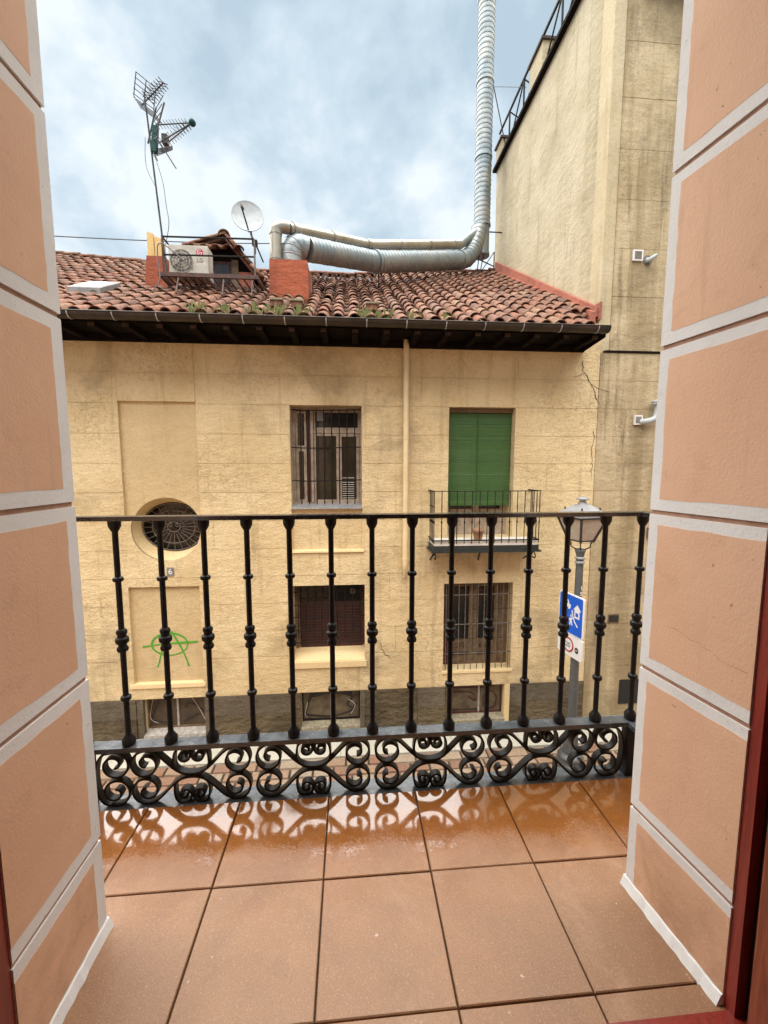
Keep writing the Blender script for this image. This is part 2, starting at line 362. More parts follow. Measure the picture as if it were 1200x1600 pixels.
def empty(name, loc, label=None, cat=None, group=None, kind=None, parent=None):
    o = place(bpy.data.objects.new(name, None), (loc[0], loc[1], loc[2]+H0), parent); o.empty_display_size = .1
    return tag(o, label, cat, group, kind)
def tag(o, label=None, cat=None, group=None, kind=None):
    if label: o['label'] = label
    if cat: o['category'] = cat
    if group: o['group'] = group
    if kind: o['kind'] = kind
    return o
def inst(src, name, world, parent, rot=(0, 0, 0), scale=(1, 1, 1)):
    o = bpy.data.objects.new(name, src.data if hasattr(src, 'data') else src); o.rotation_euler = rot; o.scale = scale
    return place(o, (world[0], world[1], world[2]+H0), parent)
def box(name, m, parent, *a): return MB().box(*a).build(name, m, parent)
def text_mesh(txt, size, thick=.002):
    cu = bpy.data.curves.new('lettering', 'FONT'); cu.body = txt; cu.size = size; cu.extrude = thick; cu.align_x = 'CENTER'; cu.align_y = 'CENTER'
    o = bpy.data.objects.new('lettering', cu); col.objects.link(o)
    dg = bpy.context.evaluated_depsgraph_get(); me = bpy.data.meshes.new_from_object(o.evaluated_get(dg))
    bpy.data.objects.remove(o); bpy.data.curves.remove(cu); return me
def lettering(name, txt, size, m, world, rot, parent, scale=(1, 1, 1)):
    me = text_mesh(txt, size); me.materials.clear(); me.materials.append(m)
    return inst(me, name, world, parent, rot, scale)
def catmull(pts, n=6):
    P = [Vector(p) for p in pts]; out = []
    for i in range(len(P)-1):
        a, b, c, d = P[max(i-1, 0)], P[i], P[i+1], P[min(i+2, len(P)-1)]
        for k in range(n):
            t = k/n; out.append(.5*((2*b)+(c-a)*t+(2*a-5*b+4*c-d)*t*t+(3*b-a-3*c+d)*t**3))
    out.append(P[-1]); return out
def bez(a, b, c, d, n=8):
    a, b, c, d = map(Vector, (a, b, c, d))
    return [a*(1-t)**3+3*b*t*(1-t)**2+3*c*t*t*(1-t)+d*t**3 for t in [i/n for i in range(n+1)]]

# ------------------------------------------------------------------ street and pavement
GZ = -H0
street = tag(MB().box(-60, 60, -60, 5.0, GZ-.5, GZ-.025).box(-60, 60, 5.0, 60, GZ-.5, GZ-.0251).build('street', m_dirt), kind='structure')
rows = []
y = 5.69; alt = 0
while y > 3.9:
    d = random.uniform(.16, .2); rows.append((y-d, y)); y -= d+.012
far_mb = MB(); cnt = 0
for (ya, yb) in rows:
    x = -8.0+random.uniform(0, .2)
    while x < 8.5:
        wd = random.uniform(.22, .38); z1 = GZ+random.uniform(-.004, .006)
        seen = -4.6 < x < 4.6 and ya > 4.35
        if seen and cnt < 295:
            mb = MB(); mb.hull8([(x, ya, GZ-.08), (x+wd, ya, GZ-.08), (x+wd, yb, GZ-.08), (x, yb, GZ-.08)], [(x+.012, ya+.012, z1), (x+wd-.012, ya+.012, z1), (x+wd-.012, yb-.012, z1), (x+.012, yb-.012, z1)])
            mb.build('paving_stone', m_setts, street); cnt += 1
        else:
            far_mb.hull8([(x, ya, GZ-.08), (x+wd, ya, GZ-.08), (x+wd, yb, GZ-.08), (x, yb, GZ-.08)], [(x+.012, ya+.012, z1), (x+wd-.012, ya+.012, z1), (x+wd-.012, yb-.012, z1), (x+.012, yb-.012, z1)])
        x += wd+.012
tag(far_mb.build('paving_stones', m_setts, street), kind='stuff')
pavement = tag(box('pavement', m_dirt, None, -12, 12, 5.70, 6.40, GZ-.3, GZ-.02), kind='structure')
x = -8.0
while x < 9:
    wd = random.uniform(.52, .62)
    box('pavement_slab', m_pave, pavement, x, x+wd-.006, 5.705, 6.345, GZ-.04, GZ+.012+random.uniform(-.002, .002)); x += wd

# ------------------------------------------------------------------ yellow house
D = 6.35
house = empty('yellow_house', (0, D, GZ), 'two storey ochre stucco house with clay tile roof across the street', 'house')
OPEN = dict(ocu=(-3.26, -2.25, -1.39, -.40), w1=(-.891, .178, -.565, .945), w2=(1.516, 2.562, -1.07, .945),
            l1=(-.906, .213, -3.08, -1.80), l2=(1.478, 2.613, -3.27, -1.82),
            c1=(-3.227, -2.302, -4.12, -3.55), c2=(-.814, .129, -4.12, -3.55), c3=(1.622, 2.526, -4.12, -3.55))
XL, XR = -7.2, 3.885
def cells(rects, x0, x1, z0, z1, y0, y1, mb):
    xs = sorted({x0, x1, *[v for r in rects for v in r[:2] if x0 < v < x1]}); zs = sorted({z0, z1, *[v for r in rects for v in r[2:] if z0 < v < z1]})
    for a, b in zip(xs, xs[1:]):
        run = None
        for c, d in zip(zs, zs[1:]):
            mx_, mz_ = (a+b)/2, (c+d)/2
            hole = any(r[0] < mx_ < r[1] and r[2] < mz_ < r[3] for r in rects)
            if not hole: run = [c, d] if run is None else [run[0], d]
            if hole and run: mb.box(a, b, y0, y1, *run); run = None
        if run: mb.box(a, b, y0, y1, *run)
wmb = MB(); cells(list(OPEN.values()), XL, XR, GZ, 2.25, D+.0601, D+.42, wmb)
cells([(-3.32, -2.236, -1.43, .976), (-.891, .178, -1.27, .945), OPEN['w2'], OPEN['l1'], OPEN['l2'], (-3.337, -2.30, -3.297, -1.766)], XL, XR, -3.55, 2.2, D+.008, D+.0600, wmb)
wall = wmb.build('wall', m_wall, house)
# rendered courses of the facade: every course between two scored joints is a panel
panel_holes = [(-3.32, -2.236, -1.43, .976), (-.891, .178, -1.27, .945), OPEN['w2'], OPEN['l1'], OPEN['l2'], (-3.337, -2.30, -3.297, -1.766)]
lines = [2.2, 1.375, .945, .515, .085, -.345, -.775, -1.205, -1.635, -2.065, -2.495, -2.925, -3.545]
vj = {0: [-4.6, -2.24, -.90, .83, 2.58], 1: [-5.2, -3.32, -2.24, -.90, .83], 2: [-5, .84], 3: [-6, .84], 4: [-5, .84, 3.1], 5: [-6.2, .84], 6: [-5.1], 7: [-6], 8: [-4.2, .6], 9: [-5.5], 10: [-4.8, .7], 11: [-5.7]}
for i in range(12):
    zt, zb = lines[i], lines[i+1]; g = .0036
    rs = [r for r in panel_holes if r[2] < zt and r[3] > zb]
    xs = sorted({XL, XR, *[v for r in rs for v in r[:2]], *vj[i]})
    run = None; segs = []
    for a, b in zip(xs, xs[1:]):
        m_ = (a+b)/2; hit = [r for r in rs if r[0] < m_ < r[1]]
        if not hit:
            if run and run[1] == a and a not in vj[i]: run[1] = b
            else:
                if run: segs.append((run[0], run[1], zb, zt))
                run = [a, b]
        else:
            if run: segs.append((run[0], run[1], zb, zt)); run = None
            cur = zt
            for r in sorted(hit, key=lambda r: -r[3]):
                if r[3] < cur: segs.append((a, b, r[3], cur))
                cur = min(cur, r[2])
            if cur > zb: segs.append((a, b, zb, cur))
    if run: segs.append((run[0], run[1], zb, zt))
    for (a, b, c, d) in segs:
        gl = g if any(abs(a-v) < 1e-6 for v in vj[i]) else 0; gr = g if any(abs(b-v) < 1e-6 for v in vj[i]) else 0
        gt = g if abs(d-zt) < 1e-6 else 0; gb = g if abs(c-zb) < 1e-6 else 0
        dy = random.uniform(-.002, .002)
        box('stucco_panel', m_wall, wall, a+gl, b-gr, D+dy, D+.0079, c+gb, d-gt)
# blind niche above the round window, and the lower half round it
OC = (-2.745, -.895); OR = .50; OZ = .475
NZ = OC[1]+OZ*math.sin(R(27))
arc_up = [(OC[0]+OR*math.cos(R(a)), OC[1]+OZ*math.sin(R(a))) for a in range(153, 26, -9)]
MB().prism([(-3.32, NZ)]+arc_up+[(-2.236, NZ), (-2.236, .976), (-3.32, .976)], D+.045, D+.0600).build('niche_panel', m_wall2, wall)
arc_dn = [(OC[0]+OR*math.cos(R(a)), OC[1]+OZ*math.sin(R(a))) for a in range(387, 152, -9)]
MB().prism([(-3.32, -1.43), (-2.236, -1.43), (-2.236, NZ)]+arc_dn+[(-3.32, NZ)], D+.001, D+.0600).build('stucco_panel', m_wall, wall)
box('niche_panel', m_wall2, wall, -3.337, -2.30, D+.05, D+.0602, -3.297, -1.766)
box('apron_panel', m_wall, wall, -.891, .178, D+.03, D+.0602, -1.255, -.60)
MB().hull8([(-.905, D-.03, -1.275), (.20, D-.03, -1.275), (.20, D+.031, -1.275), (-.905, D+.031, -1.275)], [(-.905, D-.025, -1.25), (.20, D-.025, -1.25), (.20, D+.031, -1.235), (-.905, D+.031, -1.235)]).build('ledge', m_trim, wall)
MB().hull8([(-3.40, D-.022, -3.36), (-2.27, D-.022, -3.36), (-2.27, D+.05, -3.36), (-3.40, D+.05, -3.36)], [(-3.40, D-.014, -3.30), (-2.27, D-.014, -3.30), (-2.27, D+.05, -3.285), (-3.40, D+.05, -3.285)]).build('ledge', m_trim, wall)
# circle-A graffiti sprayed in the blind niche
gx, gz = -2.80, -2.69; gy = D+.046
def stroke(mb, pts, wd, y): mb.ribbon([(p[0], p[1]) for p in catmull(pts, 6)], wd, y, y+.0025, lambda t: .75+.35*math.sin(7*t+pts[0][0]*9)*.6)
g = MB()
circ = [(gx+.265*math.cos(R(a)), gz+.175*math.sin(R(a))) for a in range(80, 80+375, 15)]
stroke(g, circ, .035, gy); stroke(g, [(gx-.02, gz+.20), (gx-.10, gz-.02), (gx-.17, gz-.28), (gx-.20, gz-.36)], .034, gy-.001); stroke(g, [(gx+.03, gz+.21), (gx+.15, gz-.02), (gx+.23, gz-.22), (gx+.27, gz-.36)], .034, gy-.002)
stroke(g, [(gx-.40, gz-.03), (gx-.1, gz+.01), (gx+.2, gz+.02), (gx+.42, gz+.03)], .036, gy-.003)
g.build('graffiti', m_green_spray, house)['label'] = 'green circled letter A sprayed in the blind niche'
box('number_plate', m_plastic_d, house, -2.76, -2.66, D-.012, D-.001, -1.60, -1.47)
lettering('house_number', '6', .12, m_signwhite, (-2.71, D-.013, -1.535), (R(90), 0, 0), house)

# round window
rw = empty('round_window', (OC[0], D, OC[1]-OR), parent=house)
mb = MB(); n = 40
vs = []
for yy, rr, rz_ in ((D+.0455, OR, OZ), (D+.30, OR-.02, OZ-.09)):
    vs += [(OC[0]+rr*math.cos(2*math.pi*k/n), yy, OC[1]+rz_*math.sin(2*math.pi*k/n)) for k in range(n)]
mb.add(vs, [(k, (k+1) % n, n+(k+1) % n, n+k) for k in range(n)], True); mb.build('reveal', m_trim, rw)
low = [a for a in range(153, 388, 9)]
mb = MB(); vs = []
for yy in (D+.0005, D+.046): vs += [(OC[0]+OR*math.cos(R(a)), yy, OC[1]+OZ*math.sin(R(a))) for a in low]
mb.add(vs, [(k, k+1, len(low)+k+1, len(low)+k) for k in range(len(low)-1)], True); mb.build('reveal_lip', m_trim, rw)
box('pane', m_glass, rw, OC[0]-.52, OC[0]+.52, D+.42, D+.435, OC[1]-.52, OC[1]+.52)
gy = D+.285; ri = .47; rq = .80
for r_, tr in ((ri-.01, .010), (.32, .008), (.095, .008)):
    MB().tube([(OC[0]+r_*math.cos(2*math.pi*k/32), gy, OC[1]+rq*r_*math.sin(2*math.pi*k/32)) for k in range(33)], tr, 5, caps=False).build('grille_ring', m_greyiron, rw)
for k in range(24):
    a = 2*math.pi*k/24; r0 = .095 if k % 2 == 0 else .14
    MB().tube([(OC[0]+r0*math.cos(a), gy, OC[1]+rq*r0*math.sin(a)), (OC[0]+ri*math.cos(a), gy, OC[1]+rq*ri*math.sin(a))], .0055, 5).build('grille_spoke', m_greyiron, rw)
for sx in (-1, 1):
    sp = [(OC[0]+sx*(.05+.035*math.cos(t)*(1-t/9)), gy, OC[1]+.02+.04*math.sin(t)*(1-t/9)) for t in [q*.5 for q in range(16)]]
    MB().tube(sp, .006, 5).build('grille_curl', m_greyiron, rw)

# upper left window with bars
def dark_room(parent, x0, x1, z0, z1, y0, m=None, depth=.5):
    mb = MB(); e = .002
    for b in ((x0, x1, y0+depth, y0+depth+.05, z0, z1), (x0-.05, x0, y0, y0+depth+.05, z0, z1), (x1, x1+.05, y0, y0+depth+.05, z0, z1), (x0-.05, x1+.05, y0, y0+depth+.05, z1, z1+.05), (x0-.05, x1+.05, y0, y0+depth+.05, z0-.05, z0)): mb.box(*b)
    return mb.build('room_behind', m or m_room, parent)
x0, x1, z0, z1 = OPEN['w1']
w1 = empty('window', (x0, D, z0), parent=house); w1['label'] = 'upper window with white peeling casements behind dark bars'
fy = D+.21
fr = MB(); fr.box(x0, x0+.05, fy, fy+.06, z0, z1).box(x1-.03, x1, fy, fy+.06, z0, z1).box(x0+.05, x1-.03, fy, fy+.06, z1-.05, z1).box(x0+.05, x1-.03, fy, fy+.06, z0, z0+.05); fr.build('frame', m_frame_white, w1)
def sash(a, b, c, d, t, y, m, parent, pm=m_glass2):
    f = MB().box(a, a+t, y, y+.035, c, d).box(b-t, b, y, y+.035, c, d).box(a+t, b-t, y, y+.035, d-t, d).box(a+t, b-t, y, y+.035, c, c+t).build('sash', m, parent)
    p = box('pane', pm, parent, a+t, b-t, y+.015, y+.022, c+t, d-t); return f
lx = x0+.22
sash(x0+.055, lx, .33, z1-.06, .032, fy+.005, m_frame_white, w1, m_glass); sash(x0+.055, lx, z0+.05, .32, .045, fy+.005, m_frame_white, w1, m_glass)
box('post', m_frame_red, w1, lx+.015, lx+.06, fy-.01, fy+.05, z0+.05, z1-.05)
box('post', m_frame_white, w1, lx+.065, lx+.105, fy-.02, fy+.05, z0+.05, z1-.05)
box('transom', m_frame_white, w1, lx+.105, x1-.03, fy-.005, fy+.055, .555, .615)
sash(lx+.115, x1-.035, .62, z1-.055, .02, fy+.01, m_frame_white, w1, m_glass)
mid = (lx+.11+x1)/2
sash(lx+.11, mid+.015, z0+.05, .55, .038, fy+.004, m_frame_white, w1); sash(mid+.016, x1-.035, z0+.05, .55, .045, fy+.006, m_frame_white, w1)
box('vent_cap', m_plastic_d, w1, lx+.17, lx+.26, fy-.015, fy+.02, .74, .87)
for q in range(10):   # insect screen slats over the right pane
    box('screen_slat', m_plastic, w1, mid+.07, x1-.10, fy-.004, fy-.001, z0+.11+q*.035, z0+.118+q*.035)
by = D+.06
for zc in (z1-.055, .33, -.17):
    pts = [(x0+.01, by, zc), (x0+.3, by, zc-.012), (x1-.01, by, zc+.006)]; MB().tube(catmull(pts, 4), .009, 5).build('bar', m_iron2, w1)
nb = 8
for q in range(nb):
    xx = x0+.15+(x1-x0-.26)*q/(nb-1); MB().tube([(xx, by-.008, z0+.03), (xx+.004, by-.008, z1-.05)], .0098, 6).build('bar', m_iron2, w1)
MB().hull8([(x0-.005, D-.045, z0-.035), (x1+.005, D-.045, z0-.035), (x1+.005, fy, z0-.035), (x0-.005, fy, z0-.035)], [(x0-.005, D-.045, z0-.02), (x1+.005, D-.045, z0-.02), (x1+.005, fy, z0+.03), (x0-.005, fy, z0+.03)]).build('sill', m_zinc, w1)
dark_room(w1, x0, x1, z0+.05, z1, D+.43)

# balcony door with roller blind
x0, x1, z0, z1 = OPEN['w2']
w2 = empty('balcony_window', (x0, D, z0), parent=house); w2['label'] = 'balcony door behind a lowered green roller blind'
fy = D+.27
box('lintel', m_trim, w2, x0, x1, fy-.02, fy+.08, z1-.06, z1-.0)
MB().box(x0, x0+.05, fy, fy+.07, z0, z1-.06).box(x1-.05, x1, fy, fy+.07, z0, z1-.06).build('frame', m_frame_white, w2)
mid = (x0+x1)/2
for a, b in ((x0+.05, mid-.005), (mid+.005, x1-.05)):
    MB().box(a, a+.05, fy+.01, fy+.05, z0, z1-.06).box(b-.05, b, fy+.01, fy+.05, z0, z1-.06).box(a+.05, b-.05, fy+.01, fy+.05, z0, z0+.42).box(a+.05, b-.05, fy+.01, fy+.05, z1-.12, z1-.06).build('door_leaf', m_frame_white, w2)
    box('pane', m_glass, w2, a+.05, b-.05, fy+.025, fy+.032, z0+.42, z1-.12)
sl = bpy.data.meshes.new('slat'); smb = MB()
sw = (x1-x0)-.03
smb.hull8([(-sw/2, -.006, 0), (sw/2, -.006, 0), (sw/2, .006, 0), (-sw/2, .006, 0)], [(-sw/2, -.003, .026), (sw/2, -.003, .026), (sw/2, .006, .026), (-sw/2, .006, .026)])
first = None; zz = z1-.10; k = 0
while zz > -.58:
    wx = mid+.0; yy = D+.14+.006*math.sin(k*.7)*.3
    if first is None: first = smb.xform(Matrix.Translation((wx, yy, zz))).build('blind_slat', m_grn, w2, origin=(wx, yy, zz))
    else: inst(first, 'blind_slat', (wx, yy+random.uniform(-.002, .002), zz), w2, (random.uniform(-.12, .12), random.uniform(-.0015, .0015), 0))
    zz -= .0285; k += 1
box('blind_rail', m_grn, w2, x0+.015, x1-.015, D+.128, D+.152, zz+.0, zz+.028)
MB().tube([(mid-.03, D+.125, z1-.09), (mid-.03, D+.125, zz+.02)], .006, 5).build('blind_cord', m_grn, w2)
box('blind_box', m_frame_wood, w2, x0+.005, x1-.005, D+.10, D+.20, z1-.068, z1-.004)
# its small balcony
bal = empty('balcony', (2.02, D, -1.22), parent=house); bal['label'] = 'small opposite balcony with white slab and iron rail'
bx0, bx1, byf = 1.215, 2.825, 5.95
box('slab', m_white_slab, bal, bx0+.02, bx1-.02, byf+.02, D-.003, -1.17, -1.075)
MB().box(bx0, bx1, byf, byf+.018, -1.21, -1.135).box(bx0, bx0+.018, byf+.018, D-.003, -1.21, -1.135).box(bx1-.018, bx1, byf+.018, D-.003, -1.21, -1.135).box(bx0-.03, bx1+.03, byf-.03, D-.003, -1.235, -1.212).build('edge_frame', m_dgreen, bal)
rz = -.315
MB().box(bx0-.01, bx1+.01, byf-.012, byf+.02, rz-.012, rz).box(bx0-.01, bx0+.02, byf+.02, D-.003, rz-.012, rz).box(bx1-.02, bx1+.01, byf+.02, D-.003, rz-.012, rz).build('handrail', m_iron2, bal)
MB().box(bx0, bx1, byf-.006, byf+.006, -1.065, -1.045).box(bx0, bx0+.012, byf+.006, D-.003, -1.065, -1.045).box(bx1-.012, bx1, byf+.006, D-.003, -1.065, -1.045).build('bottom_rail', m_iron2, bal)
bm_ = MB().lathe([(.007, -1.10), (.007, -.80), (.013, -.79), (.013, -.77), (.007, -.76), (.007, -.56), (.012, -.55), (.007, -.54), (.007, rz-.01)], (0, 0, 0), 6)
bb = bm_.xform(Matrix.Translation((bx0+.006, byf+.004, 0))).build('baluster', m_iron2, bal, origin=(bx0+.006, byf+.004, -1.1))
nb = 15
for q in range(1, nb): inst(bb, 'baluster', (bx0+.006+(bx1-bx0-.012)*q/(nb-1), byf+.004, -1.1), bal)
for sx in (bx0+.006, bx1-.006):
    for q in range(1, 4): inst(bb, 'baluster', (sx, byf+.004+q*.1, -1.1), bal)
for sx in (bx0+.03, bx1-.06):
    MB().tube([(sx, D-.01, -1.42), (sx, D-.12, -1.36), (sx, byf+.1, -1.26), (sx, byf+.03, -1.23)], .013, 6).build('bracket', m_iron2, bal)
    MB().tube([(sx, byf+.03+.06*math.cos(t), -1.30+.06*math.sin(t)*(1-t/12)) for t in [q*.5 for q in range(12)]], .009, 5).build('curl', m_iron2, bal)
MB().tube([(2.02, D-.01, -1.44), (2.02, D-.06, -1.34), (2.02, byf+.25, -1.24)], .014, 6).build('bracket', m_rust, bal)
pot = empty('flower_pot', (1.92, 6.06, -1.075), 'small empty terracotta pot standing on the opposite balcony', 'pot')
MB().lathe([(.055, 0), (.078, .13), (.09, .135), (.092, .175), (.078, .178), (.070, .14), (.02, .13)], (1.92, 6.06, -1.0755), 16).build('pot_body', m_terra, pot)
MB().lathe([(.0, .14), (.069, .141)], (1.92, 6.06, -1.0755), 16).build('soil', m_dirt, pot)

# lower left window: red-brown perforated shutter behind a grille, with a deep sloped sill
x0, x1, z0, z1 = OPEN['l1']; zs = -2.86
l1 = empty('window', (x0, D, z0), parent=house); l1['label'] = 'lower window with dark red shutter behind a rusty grille'
MB().hull8([(x0, D-.02, z0), (x1, D-.02, z0), (x1, D+.4, z0), (x0, D+.4, z0)], [(x0, D-.012, z0+.06), (x1, D-.012, z0+.06), (x1, D+.4, zs+.0), (x0, D+.4, zs+.0)]).build('sill', m_trim, l1)
MB().box(x0-.03, x1+.02, D-.03, D-.003, z0-.05, z0+.045).build('sill_lip', m_trim, l1)
box('frame', m_frame_wood, l1, x0, x0+.075, D+.22, D+.27, zs, z1); box('frame', m_frame_red, l1, x0+.075, x1, D+.22, D+.27, z1-.07, z1); box('frame', m_frame_red, l1, x1-.04, x1, D+.22, D+.27, zs, z1-.07)
box('shutter_panel', m_shutter_red, l1, x0+.08, x1-.04, D+.27, D+.285, zs-.05, -2.15)
box('pane', m_glass, l1, x0+.08, x1-.04, D+.275, D+.285, -2.15, z1-.07)
for q in range(13):
    zz = zs+.05+q*.05; MB().tube([(x0+.09, D+.262, zz), (x1-.05, D+.262, zz)], .0035, 4).build('lattice_wire', m_rust, l1)
for q in range(19):
    xx = x0+.11+q*.049; MB().tube([(xx, D+.256, zs+.02), (xx, D+.256, -2.18)], .0035, 4).build('lattice_wire', m_rust, l1)
for zz in (-1.93, -2.14, -2.34, -2.56, -2.76): MB().tube([(x0+.0, D+.10, zz), (x1, D+.10, zz)], .008, 5).build('bar', m_iron2, l1)
for q in range(9):
    xx = x0+.07+q*(x1-x0-.14)/8; MB().tube([(xx, D+.088, zs+.17), (xx, D+.088, z1)], .0075, 5).build('bar', m_iron2, l1)
MB().lathe([(.0, 0), (.05, 0), (.05, .003), (.0, .003)], (0, 0, 0), 18, False).xform(Matrix.Translation((x1-.19, D+.262, -1.98)) @ Matrix.Rotation(R(90), 4, 'X')).build('round_sticker', m_greyiron, l1)
dark_room(l1, x0, x1, z0, z1, D+.43)

# lower right window: tall brown casements behind a fine grille
x0, x1, z0, z1 = OPEN['l2']
l2 = empty('window', (x0, D, z0), parent=house); l2['label'] = 'lower casement window of brown wood behind a fine iron grid'
fy = D+.2
MB().box(x0, x0+.05, fy, fy+.06, z0, z1).box(x1-.05, x1, fy, fy+.06, z0, z1).box(x0+.05, x1-.05, fy, fy+.06, z1-.05, z1).build('frame', m_frame_wood, l2)
mid = (x0+x1)/2-.02
for a, b in ((x0+.12, mid-.003), (mid+.003, x1-.16)):
    MB().box(a, a+.06, fy+.005, fy+.05, z0, z1-.05).box(b-.07, b, fy+.005, fy+.05, z0, z1-.05).box(a+.06, b-.07, fy+.005, fy+.05, z0, z0+.44).box(a+.06, b-.07, fy+.005, fy+.05, z1-.11, z1-.05).build('casement', m_frame_wood, l2)
    box('pane', m_glass, l2, a+.06, b-.07, fy+.03, fy+.036, z0+.44, z1-.11)
    box('panel_rail', m_rafter, l2, a+.06, b-.07, fy-.006, fy+.006, z0+.17, z0+.22)
box('side_board', m_frame_red, l2, x0+.05, x0+.117, fy+.0, fy+.04, z0, z1-.05); box('side_board', m_frame_wood, l2, x1-.157, x1-.05, fy-.01, fy+.04, z0, z1-.05)
for q in range(5): MB().tube([(x0-.0, D+.03, z1-.20-q*.245), (x1, D+.03, z1-.195-q*.245)], .008 if q % 2 == 0 else .0045, 5).build('bar', m_greyiron if q % 2 == 0 else m_iron2, l2)
for q in range(11):
    xx = x0+.045+q*(x1-x0-.09)/10; MB().tube([(xx, D+.022, z0-.01), (xx, D+.022, z1)], .0072, 5).build('bar', m_greyiron, l2)
rs_ = random.Random(4)
for q, cx in enumerate((x0+.25, x0+.36, x0+.66, x0+.76)):
    zc = z0+.33; pts = [(cx+rs_.uniform(-.05, .05), zc+rs_.uniform(-.06, .06)) for _ in range(6)]
    mbx = MB(); stroke(mbx, pts, .012, fy+.001); mbx.build('scribble', m_black_spray, l2)
MB().hull8([(x0-.02, D-.014, z0-.05), (x1+.02, D-.014, z0-.05), (x1+.02, fy, z0-.05), (x0-.02, fy, z0-.05)], [(x0-.02, D-.012, z0-.012), (x1+.02, D-.012, z0-.012), (x1+.02, fy, z0+.004), (x0-.02, fy, z0+.004)]).build('sill', m_trim, l2)
dark_room(l2, x0, x1, z0, z1, D+.43)

# plinth with cellar windows
pl = empty('plinth', (0, D, GZ), parent=house)
ch = sorted([OPEN['c1'], OPEN['c2'], OPEN['c3']])
edges = [XL]+[v for c in ch for v in (c[0]-.10, c[1]+.09)]+[XR]
for q in range(0, len(edges), 2):
    a, b = edges[q], edges[q+1]; x = a
    while x < b-.02:
        wd = min(random.uniform(.55, .95), b-x)
        if b-x-wd < .25: wd = b-x
        if random.random() < .5 or x > 2.6:
            box('plinth_stone', m_plinth, pl, x, x+wd-.004, D-.012+random.uniform(-.004, .004), D+.06, -3.86, -3.55)
        else: box('plinth_stone', m_stone, pl, x, x+wd-.004, D-.012+random.uniform(-.004, .004), D+.06, -3.86, -3.55)
        box('plinth_stone', m_stone, pl, x, x+wd-.004, D-.022+random.uniform(-.006, .006), D+.06, GZ, -3.864); x += wd
for q, c in enumerate(ch):
    x0, x1, z0, z1 = c
    cw = empty('cellar_window', (x0, D, z0), parent=house)
    box('jamb', [m_plinth, m_stone, m_stone][q], cw, x0-.095, x0, D-.006, D+.06, z0-.075, z1); box('jamb', [m_plinth, m_plinth, m_trim][q], cw, x1, x1+.085, D-.006, D+.06, z0-.075, z1)
    MB().hull8([(x0, D-.03, z0-.078), (x1, D-.03, z0-.078), (x1, D+.16, z0-.078), (x0, D+.16, z0-.078)], [(x0, D-.03, z0-.012), (x1, D-.03, z0-.012), (x1, D+.16, z0+.03), (x0, D+.16, z0+.03)]).build('sill', [m_white_frame2, m_lichen, m_lichen][q], cw)
    yb = D+.15
    box('board', [m_board, m_board2, m_board2][q], cw, x0-.02, x1+.02, yb, yb+.02, z0-.02, z1)
    t = .022
    MB().box(x0, x0+t, yb-.03, yb, z0+.02, z1).box(x1-t, x1, yb-.03, yb, z0+.02, z1).box(x0+t, x1-t, yb-.03, yb, z0+.02, z0+.02+t).box(x0+t, x1-t, yb-.03, yb, z1-t, z1).build('frame', [m_frame_wood, m_iron2, m_frame_red][q], cw)
    xm = x0+(x1-x0)*(.50 if q != 2 else .56)
    box('mullion', m_white_frame2, cw, xm-.014, xm+.014, yb-.028, yb-.001, z0+.042, z1-t)
    zm = (z0+z1)/2; L, Rr = x0+.03, x1-.03
    sets = [
        [([(L+.16, z1-.05), (L+.03, zm-.08), (L+.02, z0+.14), (L+.3, z0+.08)], .035, m_black_spray), ([(xm+.08, z0+.10), (Rr-.2, zm-.1), (Rr-.05, zm-.02), (Rr-.25, zm+.12), (xm+.1, zm+.05)], .035, m_black_spray), ([(L+.05, z1-.08), (L+.0, zm-.1), (L+.12, z0+.09)], .014, m_pale_spray), ([(xm+.2, z1-.04), (Rr-.12, zm+.05), (Rr-.02, z0+.12)], .014, m_pale_spray)],
        [([(L+.14, z1-.06), (L+.02, z0+.14), (L+.12, z0+.10), (xm, z0+.07), (Rr-.14, z0+.14), (Rr-.03, zm)], .05, m_black_spray), ([(xm+.1, z1-.10), (Rr-.1, zm+.12), (Rr-.18, zm-.02), (Rr-.06, zm-.1)], .045, m_black_spray), ([(L+.06, zm+.05), (L+.015, z0+.13), (L+.06, z0+.07)], .016, m_pale_spray), ([(xm+.28, zm+.07), (Rr-.05, zm-.03), (Rr-.12, z0+.10)], .016, m_pale_spray), ([(L+.1, z1-.12), (xm, z1-.07), (Rr-.1, z1-.13)], .10, m_black_spray)],
        [([(L+.05, z1-.18), (xm-.12, zm+.08), (xm-.05, zm-.06), (L+.3, zm+.02)], .04, m_frame_red), ([(L+.02, z0+.08), (xm-.1, z0+.075), (xm, z0+.07)], .03, m_black_spray), ([(Rr-.28, z0+.12), (Rr-.26, zm+.06), (Rr-.15, zm+.10), (Rr-.06, zm), (Rr-.1, z0+.1), (Rr-.25, z0+.11)], .035, m_shutter_red), ([(L+.05, z1-.09), (xm, z1-.10), (Rr-.1, z1-.07)], .06, m_shutter_red)]][q]
    for j, (pts, wd, mm) in enumerate(sets):
        mbx = MB(); stroke(mbx, pts, wd, yb-.004-.003*j); mbx.build('spray_stroke', mm, cw)

